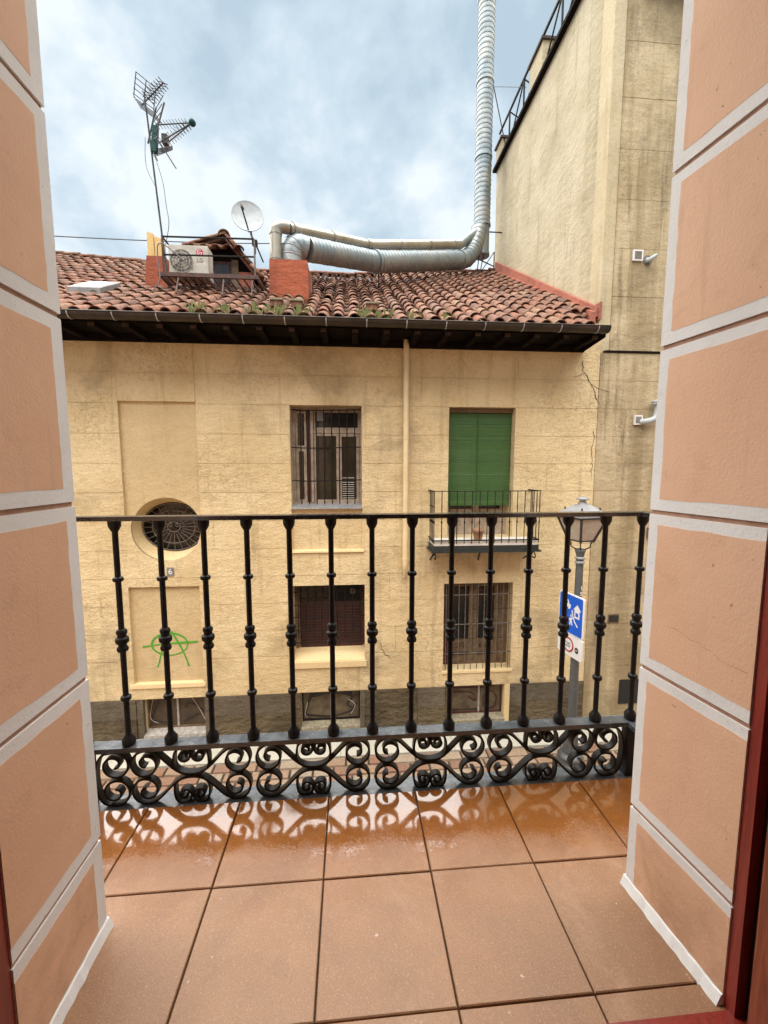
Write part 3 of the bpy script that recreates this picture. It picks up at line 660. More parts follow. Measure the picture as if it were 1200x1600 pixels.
# ---- roof
roof = empty('roof', (0, 5.72, 2.0), parent=house)
RS, RY0, RZ0, RY1 = .578, 5.70, 1.925, 11.15
def sag(x, t):
    b = 0
    if -7 < x < 3.6: b = math.sin(math.pi*min(1, max(0, (x+7)/10.6)))**1.2
    return -.24*b*t+.018*math.sin(x*2.1+t*5)*t
def rp_(x, y): return RZ0+RS*(y-RY0)+sag(x, (y-RY0)/(RY1-RY0))
RXR = 3.86
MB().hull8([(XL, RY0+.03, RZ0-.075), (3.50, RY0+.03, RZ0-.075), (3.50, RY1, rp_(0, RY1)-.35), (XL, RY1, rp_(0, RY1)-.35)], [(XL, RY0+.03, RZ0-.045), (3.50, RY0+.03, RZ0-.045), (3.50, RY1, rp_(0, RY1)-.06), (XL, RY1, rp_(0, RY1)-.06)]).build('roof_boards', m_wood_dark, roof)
ang = math.atan(RS)
def tile_mb(r0, r1, L, n=6, th=.013, inv=False):
    mb = MB(); vs = []
    for (yy, rr) in ((0, r0), (L, r1)):
        for off in (0, -th):
            for k in range(n+1):
                a = math.pi*k/n; vs.append((-(rr+off)*math.cos(a), yy, (rr+off)*math.sin(a)*(.9 if not inv else -.7)))
    m = n+1; fs = []; 
    for k in range(n):
        fs.append((k, k+1, 2*m+k+1, 2*m+k)); fs.append((m+k+1, m+k, 3*m+k, 3*m+k+1))
        fs.append((k+1, k, m+k, m+k+1)); fs.append((2*m+k, 2*m+k+1, 3*m+k+1, 3*m+k))
    fs += [(0, 2*m, 3*m, m), (n, m+n, 3*m+n, 2*m+n)]
    mb.add(vs, fs, True); return mb
SP, EX, TL = .216, .345, .43
tile_src = tile_mb(.088, .070, TL)
tile_me = tile_src.build('roof_tile', m_rtile, None, origin=(0, 0, 0)); tme = tile_me.data; bpy.data.objects.remove(tile_me)
try: tme.set_sharp_from_angle(angle=R(50))
except Exception: pass
pan_src = tile_mb(.085, .095, TL, 4, .012, True)
rest = MB(); nobj = 0
nrow = int((RY1-RY0)/math.cos(ang)/EX/ (1/math.cos(ang)**0))
slopeL = (RY1-RY0)/math.cos(ang); nrow = int(slopeL/EX)+1
cols = []
x = 3.74
while x > XL: cols.append(x); x -= SP
jr = random.Random(11)
def tile_M(x, d, dz, rz=0, pitch=0, scl=1):
    y = RY0+d*math.cos(ang); zz = rp_(x, y)+dz
    loc = math.atan((rp_(x, y+.2)-rp_(x, y-.2))/.4)
    return (x, y, zz), (loc+pitch, 0, rz)
for ci, cx in enumerate(cols):
    cxj = jr.uniform(-.012, .012); col_d = jr.uniform(-.05, .05)
    for rw_ in range(nrow):
        d = rw_*EX-.03+(col_d if rw_ else col_d*.5)+(jr.uniform(-.11, -.05) if rw_ and jr.random() < .05 else 0)
        xx = cx+cxj+jr.uniform(-.008, .008)
        loc, rot = tile_M(xx, d, .035+jr.uniform(-.004, .008), jr.uniform(-.06, .06), -.035+jr.uniform(-.02, .02))
        if cx > 3.46 and loc[1] < 6.42: continue
        if rw_ < 8 and -3.95-rw_*.12 < cx and nobj < 299:
            inst(tme, 'roof_tile', loc, roof, rot, (jr.uniform(.94, 1.06), 1, jr.uniform(.92, 1.06))); nobj += 1
        else:
            M = Matrix.Translation(loc) @ Matrix.Rotation(rot[2], 4, 'Z') @ Matrix.Rotation(rot[0], 4, 'X')
            rest.add([M @ Vector(p) for p in tile_src.v], tile_src.f, True)
        loc, rot = tile_M(cx+SP/2, d-.05, .045, jr.uniform(-.02, .02), -.03)
        M = Matrix.Translation(loc) @ Matrix.Rotation(rot[2], 4, 'Z') @ Matrix.Rotation(rot[0], 4, 'X')
        if cx+SP/2 < 3.83: rest.add([M @ Vector(p) for p in pan_src.v], pan_src.f, True)
o = tag(rest.build('roof_tiles', m_rtile, roof), kind='stuff')
x = XL
rid = tile_mb(.10, .09, .40)
rd = None
while x < 3.7:
    zz = rp_(x, RY1)+.06+jr.uniform(-.01, .01)
    M = Matrix.Translation((x, RY1+.02, zz)) @ Matrix.Rotation(-math.pi/2+jr.uniform(-.04, .04), 4, 'Z')
    mb = MB().add([M @ Vector(p) for p in rid.v], rid.f, True); mb.build('ridge_tile', m_rtile, roof); x += .35
MB().hull8([(XL, RY1, rp_(0, RY1)-.35), (3.8, RY1, rp_(0, RY1)-.35), (3.8, 16, 1.6), (XL, 16, 1.6)], [(XL, RY1, rp_(0, RY1)-.05), (3.8, RY1, rp_(0, RY1)-.05), (3.8, 16, 1.9), (XL, 16, 1.9)]).build('rear_slope', m_rtile, roof)
# eave: rafters, frieze board, gutter
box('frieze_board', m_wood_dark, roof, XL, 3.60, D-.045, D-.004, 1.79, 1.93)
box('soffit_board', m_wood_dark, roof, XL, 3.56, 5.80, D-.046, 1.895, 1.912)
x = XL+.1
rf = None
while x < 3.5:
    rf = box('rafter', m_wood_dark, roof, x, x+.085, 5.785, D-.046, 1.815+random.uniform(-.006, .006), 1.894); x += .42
x = XL+.1
while x < 3.5:
    box('rafter_tip', m_rafter_tip, roof, x+.004, x+.081, 5.765, 5.784, 1.82, 1.89); x += .42
MB().prismx([(5.75, 1.90), (5.75, 1.84), (D-.05, 1.79), (D-.05, 1.90)], 3.565, 3.585).build('end_board', m_wood_dark, roof)
gz, gyc, gr = 1.935, 5.655, .075
arc = [(gyc-gr*math.cos(R(a)), gz-gr*math.sin(R(a))*1.0) for a in range(0, 181, 15)]
arc_in = [(gyc-(gr-.006)*math.cos(R(a)), gz-(gr-.006)*math.sin(R(a))) for a in range(180, -1, -15)]
gut = MB().prismx(arc+arc_in, XL, 3.545).build('gutter', m_gutter, house)
MB().tube([(XL, gyc-gr, gz+.002), (3.545, gyc-gr, gz+.002)], .010, 6).build('gutter_bead', m_gutter, gut)
MB().prismx([(gyc-(gr+.002)*math.cos(R(a)), gz-(gr+.002)*math.sin(R(a))) for a in range(0, 181, 15)], 3.546, 3.552).build('gutter_end', m_gutter, gut)
x = -6.6
while x < 3.5:
    a1 = [(gyc-(gr+.006)*math.cos(R(a)), gz-(gr+.006)*math.sin(R(a))) for a in range(-5, 181, 15)]; a2 = [(gyc-(gr+.0005)*math.cos(R(a)), gz-(gr+.0005)*math.sin(R(a))) for a in range(175, -6, -15)]
    MB().prismx(a1+a2, x, x+.012).build('gutter_clip', m_zinc, gut); x += .525
dp = MB().tube(catmull([(.84, 6.275, 1.89), (.84, 6.275, 1.6), (.84, 6.275, -1.45), (.84, 6.285, -1.54), (.84, 6.34, -1.60)], 5), .042, 12).build('downpipe', m_pipe_cream, house)
for zz in (1.55, .45, -.65, -1.40): MB().lathe([(.048, 0), (.048, .03)], (.84, 6.275, zz), 12).build('pipe_clip', m_pipe_cream, dp)
# skylight
def roofpt(x, y, up=0): return (x, y, rp_(x, y)+up)
c4 = [(-4.19, 6.85), (-3.72, 6.85), (-3.72, 7.45), (-4.19, 7.45)]
sk = MB().hull8([roofpt(a, b, .03) for a, b in c4], [roofpt(a, b, .16) for a, b in c4]).build('skylight', m_plastic_d, house)
c5 = [(-4.16, 6.89), (-3.75, 6.89), (-3.75, 7.41), (-4.16, 7.41)]
MB().hull8([roofpt(a, b, .161) for a, b in c5], [roofpt(a, b, .17) for a, b in c5]).build('skylight_pane', m_dish, sk)
# roof vents
for vx, vy in ((-1.0, 6.16), (-.72, 6.12), (.33, 6.06)):
    b = roofpt(vx, vy, .08)
    rv = MB().box(vx-.075, vx+.075, vy-.07, vy+.10, b[2], b[2]+.075).build('roof_vent', m_rtile, roof)
    box('vent_hood', m_lichen, roof, vx-.09, vx+.09, vy-.09, vy+.11, b[2]+.076, b[2]+.10)
# left chimney with cream pots
c1y = 7.69
ch1 = MB().hull8([(-3.46, c1y, 2.95), (-3.07, c1y, 2.95), (-3.07, c1y+.34, 2.95), (-3.46, c1y+.34, 2.95)], [(-3.41, c1y+.03, 3.60), (-3.11, c1y+.03, 3.60), (-3.11, c1y+.30, 3.60), (-3.41, c1y+.30, 3.60)]).build('chimney', m_redchim, house)
for px_, hh_ in ((-3.345, .40), (-3.225, .33)):
    MB().hull8([(px_-.055, c1y+.06, 3.60), (px_+.055, c1y+.06, 3.60), (px_+.055, c1y+.26, 3.60), (px_-.055, c1y+.26, 3.60)], [(px_-.055, c1y+.06, 3.60+hh_), (px_+.045, c1y+.06, 3.57+hh_), (px_+.045, c1y+.26, 3.57+hh_), (px_-.055, c1y+.26, 3.60+hh_)]).build('chimney_pot', m_cream_pot, ch1)
# right chimney, where the ducts start
c2y = 7.25
ch2 = MB().hull8([(-1.31, c2y, 2.70), (-.66, c2y, 2.70), (-.66, c2y+.62, 2.70), (-1.31, c2y+.62, 2.70)], [(-1.285, c2y+.01, 3.41), (-.675, c2y+.01, 3.41), (-.675, c2y+.6, 3.41), (-1.285, c2y+.6, 3.41)]).build('chimney', m_redchim, house)
ch2['label'] = 'square red chimney from which the metal ducts rise'
MB().tube([(-.72, c2y+.72, 3.0), (-.72, c2y+.72, 3.52)], .05, 10).build('chimney_pipe', m_cream_pot, ch2)
# dormer
dm = empty('dormer', (-2.2, 8.1, 3.3), parent=house)
dyf = 8.12
MB().prism([(-2.72, 3.1), (-1.72, 3.1), (-1.72, 3.55), (-2.18, 4.10), (-2.72, 3.88)], dyf, dyf+1.4).build('dormer_wall', m_wood_dark, dm)
box('dormer_jamb', m_flash, dm, -1.98, -1.72, dyf-.03, dyf-.001, 3.1, 3.55)
box('dormer_post', m_frame_wood, dm, -2.10, -1.985, dyf-.04, dyf-.001, 3.1, 3.75)
box('dormer_frame', m_frame_red, dm, -2.42, -2.105, dyf-.03, dyf-.001, 3.15, 3.72)
box('dormer_pane', m_glass, dm, -2.38, -2.15, dyf-.04, dyf-.031, 3.22, 3.66)
def slope_tiles(a, b, rows_, n):     # a = ridge (x,z), b = eave (x,z); covers laid across the slope
    for j in range(n):
        for k in range(rows_):
            t0 = k/rows_; t1 = (k+1.15)/rows_
            p = Vector((a[0]+(b[0]-a[0])*t1, dyf-.12+j*.2, a[1]+(b[1]-a[1])*t1+.05)); q = Vector((a[0]+(b[0]-a[0])*t0, dyf-.12+j*.2, a[1]+(b[1]-a[1])*t0+.05))
            M = Matrix.Translation(p) @ (q-p).to_track_quat('Y', 'Z').to_matrix().to_4x4() @ Matrix.Diagonal((1, (q-p).length/TL*1.1, 1, 1))
            MB().add([M @ Vector(v) for v in tile_src.v], tile_src.f, True).build('roof_tile', m_rtile, dm)
slope_tiles((-2.18, 4.06), (-1.60, 3.38), 3, 6); slope_tiles((-2.18, 4.06), (-2.84, 3.84), 2, 6)
for j in range(5):
    p = Vector((-2.70+j*.2, dyf-.30, 3.80+.0*j)); q = Vector((-2.42+j*.1, dyf+.22, 4.04))
    M = Matrix.Translation(p) @ (q-p).to_track_quat('Y', 'Z').to_matrix().to_4x4() @ Matrix.Diagonal((1.05, (q-p).length/TL, 1, 1))
    MB().add([M @ Vector(v) for v in tile_src.v], tile_src.f, True).build('roof_tile', m_rtile, dm)
MB().hull8([(-2.18, dyf-.15, 4.05), (-1.63, dyf-.15, 3.40), (-1.63, dyf+1.4, 3.40), (-2.18, dyf+1.4, 4.05)], [(-2.18, dyf-.15, 4.085), (-1.60, dyf-.15, 3.42), (-1.60, dyf+1.4, 3.42), (-2.18, dyf+1.4, 4.085)]).build('dormer_slope', m_rtile, dm)
MB().hull8([(-2.84, dyf-.15, 3.83), (-2.19, dyf-.15, 4.05), (-2.19, dyf+1.4, 4.05), (-2.84, dyf+1.4, 3.83)], [(-2.84, dyf-.15, 3.86), (-2.19, dyf-.15, 4.085), (-2.19, dyf+1.4, 4.085), (-2.84, dyf+1.4, 3.86)]).build('dormer_slope', m_rtile, dm)
for j in range(4):
    M = Matrix.Translation((-2.18, dyf-.2+j*.36, 4.10)); MB().add([M @ Vector(p) for p in rid.v], rid.f, True).build('ridge_tile', m_rtile, dm)
# weeds in the gutter
ORD = ['leftmost', 'second from the left', 'third from the left', 'fourth from the left', 'fifth from the left', 'fourth from the right', 'third from the right', 'second from the right', 'rightmost']
for wi, (wx, nbl) in enumerate(((-1.95, 7), (-1.62, 6), (-1.22, 5), (-.95, 10), (-.62, 8), (.24, 8), (.46, 8), (.85, 4), (1.3, 3))):
    mb = MB(); wy = 5.72
    for q in range(nbl*3):
        a = (wx+random.uniform(-.06, .06), wy+random.uniform(-.03, .05), 1.925); hgt = random.uniform(.10, .24); dx = random.uniform(-.08, .08)
        mb.add([a, (a[0]+.014, a[1], a[2]), (a[0]+dx+.012, a[1]-.02, a[2]+hgt*.7), (a[0]+dx*1.4, a[1]-.03, a[2]+hgt), (a[0]+dx-.012, a[1]-.02, a[2]+hgt*.7)], [(0, 1, 2, 3, 4)])
    tag(mb.build('weed', m_leaf), ORD[wi]+' of the green weed tufts sprouting above the brown roof gutter', 'weed', 'weeds along the gutter')

# ------------------------------------------------------------------ tall neighbouring building
PX = 3.90; TOP = 7.76
tall = empty('tall_building', (6, D, GZ), 'tall stained ochre building rising right of the tiled roof', 'building')
box('body', m_party, tall, PX, 12, 7.08, 11.45, GZ, TOP)
box('pier', m_pier, tall, PX-.018, 12, 6.70, 7.078, GZ, TOP-.002)
box('corner_band', m_band, tall, PX-.03, 4.05, D+.045, 6.698, GZ, TOP-.004)
fwall = MB().box(4.052, 12, D+.036, 6.698, GZ, TOP-.004).build('front_wall', m_tall, tall)
lev = [7.65, 6.95, 6.2, 5.45, 4.75, 4.05, 3.35, 2.65, 1.84]
for a, b in zip(lev, lev[1:]):
    dy = random.uniform(-.002, .002)
    box('render_course', m_tall, fwall, 4.052, 8.6, D+.03+dy, D+.0355, b+.003, a-.003)
lev = [1.80, 1.375, .945, .515, .085, -.345, -.775, -1.205, -1.635, -2.065, -2.495, -2.56, -2.925, -3.30, -3.75, GZ]
for a, b in zip(lev, lev[1:]):
    box('render_course', m_tall, fwall, PX-.008, 8.6, D-.004+random.uniform(-.003, .002), D+.0035, b+.002, a-.002)
box('lower_backing', m_tall, fwall, PX-.006, 8.6, D+.004, D+.0355, GZ, 1.80)
box('string_course', m_wood_dark, tall, 3.95, 8.6, D-.02, D+.064, 1.804, 1.832)
box('cornice', m_wood_dark, tall, 4.3, 9, D-.25, D+.3, 6.95, 7.10)
MB().box(PX-.10, PX+.2, 6.3, 11.5, TOP, TOP+.07).build('coping', m_wood_dark, tall)
box('flashing', m_flash, tall, PX-.05, PX-.019, 6.36, 6.70, 2.30, 2.56)
MB().prismx([(6.40, rp_(3.8, 6.4)+.02), (RY1, rp_(3.8, RY1)+.02), (RY1, rp_(3.8, RY1)+.30), (6.40, rp_(3.8, 6.4)+.16)], PX-.09, PX-.0185).build('flashing', m_flash, tall)
MB().prismx([(6.40, rp_(3.8, 6.4)-.1), (RY1, rp_(3.8, RY1)-.1), (RY1, rp_(3.8, RY1)+.1), (6.40, rp_(3.8, 6.4)+.09)], PX-.16, PX-.091).build('mortar_fillet', m_flash, tall)
# rooftop truss railing along the party wall edge
yy = 6.5; pts = []
rail = empty('rooftop_railing', (PX+.05, 9, TOP), 'dark steel truss railing along the top of the tall wall', 'railing')
MB().bar((PX+.05, 6.4, TOP+.92), (PX+.05, 11.45, TOP+.92), .028).build('top_rail', m_iron2, rail)
k = 0
while yy < 11.4:
    MB().bar((PX+.05, yy, TOP+.07), (PX+.05, yy, TOP+.92), .022).build('post', m_iron2, rail)
    if yy+.85 < 11.5: MB().bar((PX+.05, yy, TOP+.92), (PX+.05, yy+.85, TOP+.07), .018).build('brace', m_iron2, rail)
    MB().bar((PX+.05, yy, TOP+.9), (PX+.8, yy, TOP+.5), .014).build('stay', m_iron2, rail)
    yy += .85
for a, b, hgt in ((8.75, 9.35, .62), (10.95, 11.35, .45)):
    cs = box('chimney_stack', m_pier, tall, PX-.06, PX+.4, a, b, TOP+.075, TOP+hgt)
    box('chimney_cap', m_rafter, cs, PX-.10, PX+.44, a-.04, b+.04, TOP+hgt, TOP+hgt+.05)
# fittings on its front
fy = D+.03
vb = box('vent_box', m_plastic, tall, 4.33, 4.49, fy-.03, fy-.003, 3.17, 3.33); box('vent_grille', m_ac_dark, vb, 4.355, 4.465, fy-.033, fy-.031, 3.195, 3.305)
sp = MB().tube(catmull([(4.58, fy-.003, 3.19), (4.575, fy-.06, 3.175), (4.59, fy-.11, 3.185), (4.63, fy-.13, 3.215)], 5), .042, 12, r2=.022).build('flue_stub', m_dish, tall)
MB().tube([(4.58, fy-.010, 3.19), (4.58, fy-.002, 3.19)], .075, 14).build('flue_collar', m_ac_dark, sp)
fy = D-.005
vb = box('vent_box', m_plastic, tall, 4.48, 4.62, fy-.035, fy-.003, .70, .85); box('vent_grille', m_plastic_d, vb, 4.505, 4.595, fy-.039, fy-.036, .725, .825)
fl = MB().tube(catmull([(4.60, fy-.02, .745), (4.66, fy-.10, .75), (4.755, fy-.12, .79), (4.785, fy-.12, .88), (4.788, fy-.12, 1.0)], 5), .045, 12).build('flue_elbow', m_dish, tall)
MB().lathe([(.055, 1.04), (.085, 1.05), (.085, 1.07), (.07, 1.075), (.09, 1.08), (.09, 1.11), (.035, 1.125)], (4.788, fy-.12, -.05), 16).build('flue_cap', m_dish, fl)
hb = box('small_niche', m_frame_wood, tall, 4.25, 4.44, fy-.012, fy-.002, -2.545, -2.40); box('niche_hole', m_room, hb, 4.265, 4.425, fy-.014, fy-.0098, -2.53, -2.415)
lb = box('meter_box', m_frame_wood, tall, 4.83, 5.05, fy-.05, fy-.003, -1.12, -.95); box('meter_cover', m_cream_pot, lb, 4.85, 5.03, fy-.058, fy-.051, -1.10, -.97)
box('doorway', m_room, tall, 4.52, 5.6, fy-.01, fy-.0035, -3.98, -3.55)
rr_ = random.Random(3)
def crack(p, n, dxr, dz, wd, y_):
    p = Vector(p); pts = [p.copy()]
    for q in range(n): p = p+Vector((rr_.uniform(*dxr), dz*rr_.uniform(.4, 1.4))); pts.append(p.copy())
    MB().ribbon([(a.x, a.y) for a in pts], wd, y_-.0006, y_+.002, lambda t: .35+.9*abs(math.sin(9*t+p.x))).build('wall_crack', m_rafter, house); return pts
pc = crack((3.60, 1.66), 22, (-.012, .034), -.033, .010, D-.004)
crack(pc[12], 9, (.0, .05), -.012, .006, D-.0045); crack(pc[6], 7, (-.05, .0), -.012, .005, D-.0045)
crack((3.83, .60), 26, (-.02, .018), -.033, .006, D-.0045)
crack((.45, -2.75), 18, (-.03, .045), -.02, .006, D-.0045)
# ------------------------------------------------------------------ ducts over the roof
def ribbed(path, r, step=.09, n=16):
    P = [Vector(p) for p in path]; out = []; rad = []
    for a, b in zip(P, P[1:]):
        L = (b-a).length; m_ = max(1, round(L/step))
        for q in range(m_):
            for f_, k_ in ((0, 1.), (.68, 1.), (.74, 1.05), (.86, 1.05), (.92, .95)):
                out.append(a.lerp(b, (q+f_)/m_)); rad.append(r*k_*(1+.012*math.sin(q*1.7)))
    out.append(P[-1]); rad.append(r)
    return out, rad
def duct_run(nm, path, r, step, parent):
    o_, r_ = ribbed(path, r, step); d_ = MB().tube(o_, r, 26, rad=r_).build(nm, m_galv, parent); d_.data.set_sharp_from_angle(angle=R(28)); return d_
VX, VY = 3.38, 10.95
duct = empty('exhaust_duct', (-1.0, 7.6, 3.41), 'fat galvanised spiral duct from red chimney to tall vertical flue', 'duct')
pth = catmull([(-.98, 7.58, 3.35), (-.98, 7.58, 3.62), (-.90, 7.62, 3.80), (-.72, 7.70, 3.80)], 6)
duct_run('elbow', [pth[i] for i in range(0, len(pth), 3)], .19, .11, duct)
duct_run('duct_run', [(-.72, 7.70, 3.80), (.55, 8.9, 4.20)], .19, .085, duct)
duct_run('duct_run', [(.55, 8.9, 4.20), (2.70, 10.5, 5.07)], .20, .09, duct)
pth = catmull([(2.70, 10.5, 5.07), (2.95, 10.66, 5.22), (3.15, 10.78, 5.55), (3.32, 10.92, 6.05)], 6)
duct_run('elbow', [pth[i] for i in range(0, len(pth), 3)], .20, .12, duct)
for c, d in (((.55, 8.9, 4.2), .225), ((2.70, 10.5, 5.07), .225)):
    t = Vector((2.15, 1.6, .87)).normalized()*.03; MB().tube([Vector(c)-t, Vector(c)+t], d, 18).build('collar', m_galv, duct)
MB().bar((.62, 9.0, 3.75), (.62, 9.0, 4.05), .018).build('support_leg', m_iron2, duct)
pipe = empty('steel_pipe', (-1.2, 7.4, 3.41), 'slim shiny steel pipe running above the fat duct', 'pipe')
pth = catmull([(-1.20, 7.42, 3.38), (-1.20, 7.42, 3.88), (-1.18, 7.42, 3.97), (-1.10, 7.45, 4.01), (-1.0, 7.5, 4.02)], 6)
MB().tube(pth, .098, 14).build('elbow', m_steel, pipe)
MB().tube([(-1.0, 7.5, 4.02), (.42, 8.9, 4.52)], .092, 14).build('pipe_run', m_steel, pipe)
MB().tube([(.42, 8.9, 4.52), (2.72, 10.55, 5.45)], .10, 14).build('pipe_run', m_steel, pipe)
MB().tube([(2.72, 10.55, 5.45), (3.22, 10.80, 5.92)], .10, 14).build('pipe_run', m_galv, pipe)
for a, b, ts in (((-1.0, 7.5, 4.02), (.42, 8.9, 4.52), (.05, .5, .97)), ((.42, 8.9, 4.52), (2.72, 10.55, 5.45), (.3, .62, .92))):
    for t_ in ts:
        c = Vector(a).lerp(Vector(b), t_); dd = (Vector(b)-Vector(a)).normalized()*.025; MB().tube([c-dd, c+dd], .108, 14).build('pipe_clamp', m_steel, pipe)
for zz in (3.46, 3.86): MB().lathe([(.106, 0), (.106, .03)], (-1.20, 7.42, zz), 14).build('pipe_clamp', m_steel, pipe)
vd = empty('vertical_flue', (VX, VY, 5.4), 'tall vertical galvanised flue beside the pale party wall', 'flue')
duct_run('flue_shaft', [(VX, VY, 6.1), (VX, VY, 15.5)], .195, .11, vd)
MB().tube([(VX, VY, 5.45), (VX, VY, 6.1)], .19, 18).build('flue_foot', m_galv, vd)
MB().tube([(VX, VY, 5.40), (VX, VY, 5.47)], .205, 18).build('flue_cap', m_galv, vd)
for zz in (6.1, 7.7, 9.4, 11.2): MB().lathe([(.217, 0), (.217, .06)], (VX, VY, zz), 18).build('flue_band', m_galv, vd)
MB().bar((VX+.2, VY, 6.0), (PX, VY, 6.0), .015).build('flue_bracket', m_iron2, vd)
MB().bar((VX+.2, VY, 9.42), (PX+.1, VY, 7.8), .012).build('flue_bracket', m_iron2, vd)
stand = empty('flue_stand', (3.5, 10.9, 5.0), 'small dark steel stand under the vertical flue', 'stand')
zb = rp_(3.4, 10.9)+.02
for a, b in (((3.22, 10.75, zb), (3.30, 10.85, 5.42)), ((3.30, 10.75, zb), (3.42, 10.9, 5.40)), ((3.70, 10.9, zb), (3.70, 10.9, 5.5)), ((3.35, 10.9, zb+.05), (3.70, 10.9, 5.5)), ((3.30, 10.9, zb+.03), (3.70, 10.9, zb+.03)), ((3.32, 10.9, 5.3), (3.70, 10.9, 5.15))):
    MB().bar(a, b, .014).build('strut', m_iron2, stand)

# ------------------------------------------------------------------ air conditioner on its platform, dish, antenna
plat = empty('metal_platform', (-2.2, 7.4, 3.0), 'rusty iron platform with railing on the tiled roof', 'platform')
pz, pxa, pxb, pya, pyb = 3.075, -3.0, -1.45, 7.16, 7.68
MB().box(pxa, pxb, pya, pya+.04, pz-.03, pz+.03).box(pxa, pxb, pyb-.04, pyb, pz-.03, pz+.03).box(pxa, pxa+.04, pya+.04, pyb-.04, pz-.03, pz+.03).box(pxb-.04, pxb, pya+.04, pyb-.04, pz-.03, pz+.03).build('frame', m_rust, plat)
for q in range(12):
    xx = pxa+.10+q*.12; MB().bar((xx, pya+.04, pz), (xx+.02, pyb-.04, pz), .016).build('slat', m_rust, plat)
for a in ((-2.92, pya+.02), (-1.50, pya+.02)):
    MB().bar((a[0], a[1], pz+.03), (a[0], a[1], 3.66), .016).build('post', m_rust if a[0] < -2 else m_greyiron, plat)
for zz in (3.64, 3.37): MB().bar((-2.92, pya+.02, zz), (-1.50, pya+.02, zz+.02), .014).build('rail', m_iron2, plat)
for xx in (-2.92, -1.50):
    for zz in (3.64,): MB().bar((xx, pya+.02, zz), (xx, pyb+.2, zz), .013).build('rail', m_iron2, plat)
for xx in (-2.7, -2.0, -1.55):
    MB().bar((xx, pya+.03, pz-.03), (xx+.02, 7.0, rp_(xx, 7.0)+.10), .016).build('leg', m_rust, plat)
MB().bar((-1.50, pya, pz), (-1.32, 7.35, rp_(-1.3, 7.35)+.12), .014).build('leg', m_rust, plat)
ac = empty('air_conditioner', (-2.5, 7.4, pz+.03), 'aged white air conditioner unit on the rusty roof platform', 'air conditioner')
ax0, ax1, ay0, ay1, az0, az1 = -2.88, -2.27, 7.30, 7.56, pz+.032, 3.585
box('casing', m_ac, ac, ax0, ax1, ay0, ay1, az0, az1)
fcx, fcz, frr = ax0+.20, (az0+az1)/2-.01, .18
def disc(r, y, n=28): return [(fcx+r*math.cos(2*math.pi*k/n), y, fcz+r*math.sin(2*math.pi*k/n)) for k in range(n)]
MB().add(disc(frr, ay0-.003), [tuple(range(28))]).add(disc(frr, ay0-.0015), [tuple(range(28))]).build('fan_recess', m_ac_dark, ac)
for k in range(3):
    a = R(25+120*k); pts = []
    for t, rr in ((0, .035), (.35, .16), (1.15, .16), (.9, .045)): pts.append((fcx+rr*math.cos(a+t), ay0-.008-.006*t, fcz+rr*math.sin(a+t)))
    MB().add(pts+[(p[0], p[1]-.002, p[2]) for p in pts], [(0, 1, 2, 3), (7, 6, 5, 4), (0, 4, 5, 1), (1, 5, 6, 2), (2, 6, 7, 3), (3, 7, 4, 0)]).build('fan_blade', m_blade, ac)
for rr in (.04, .085, .13, frr): MB().tube(disc(rr, ay0-.022, 28)+[disc(rr, ay0-.022, 28)[0]], .004, 4, caps=False).build('grille_ring', m_ac, ac)
for k in range(12):
    a = 2*math.pi*k/12; MB().tube([(fcx+.045*math.cos(a), ay0-.022, fcz+.045*math.sin(a)), (fcx+frr*math.cos(a), ay0-.018, fcz+frr*math.sin(a))], .003, 4).build('grille_spoke', m_ac, ac)
lgx, lgz = ax0+.485, az1-.105
MB().add([(lgx+.056*math.cos(2*math.pi*k/24), ay0-.003, lgz+.056*math.sin(2*math.pi*k/24)) for k in range(24)]+[(lgx+.056*math.cos(2*math.pi*k/24), ay0-.0005, lgz+.056*math.sin(2*math.pi*k/24)) for k in range(24)], [tuple(range(24))]+[(k, (k+1) % 24, 24+(k+1) % 24, 24+k) for k in range(24)]).build('logo_disc', m_logo, ac)
MB().ribbon([(lgx+.038*math.cos(R(a)), lgz+.038*math.sin(R(a))) for a in range(60, 361, 15)]+[(lgx+.012, lgz)], .008, ay0-.006, ay0-.0035).build('logo_mark', m_signwhite, ac)
MB().ribbon([(lgx-.008, lgz+.022), (lgx-.008, lgz-.02), (lgx+.012, lgz-.02)], .008, ay0-.006, ay0-.0035).build('logo_mark', m_signwhite, ac)
lettering('lettering', 'LG', .085, m_plastic_d, (lgx+.0, ay0-.003, lgz-.12), (R(90), 0, 0), ac)
dish = empty('satellite_dish', (-1.50, 7.2, 3.66), 'round grey satellite dish on a post above the roof platform', 'satellite dish')
dc = Vector((-1.60, 7.22, 4.0)); 
Md = Matrix.Translation(dc) @ Matrix.Rotation(R(12), 4, 'Z') @ Matrix.Rotation(R(83), 4, 'X')
mb = MB(); n = 32; prof = [(.02, 0), (.08, .004), (.15, .014), (.20, .026), (.235, .037), (.242, .042)]; vs = []; fs = []
for rr, zz in prof:
    for k in range(n): vs.append((rr*math.cos(2*math.pi*k/n), rr*math.sin(2*math.pi*k/n), zz))
for i in range(len(prof)-1):
    for k in range(n): fs.append((i*n+k, i*n+(k+1) % n, (i+1)*n+(k+1) % n, (i+1)*n+k))
fs.append(tuple(range(n)))
mb.add(vs, fs, True); mb.add([(v[0]*1.01, v[1]*1.01, v[2]-.012) for v in vs], [tuple(reversed(f)) for f in fs], True)
mb.xform(Md).build('reflector', m_dish, dish)
MB().tube([tuple(dc+Vector((.02, -.02, -.23))), tuple(dc+Vector((-.02, -.30, -.02)))], .011, 6).build('feed_arm', m_iron2, dish)
MB().tube([tuple(dc+Vector((-.02, -.32, .0))), tuple(dc+Vector((-.018, -.22, .0)))], .022, 8).build('receiver', m_plastic_d, dish)
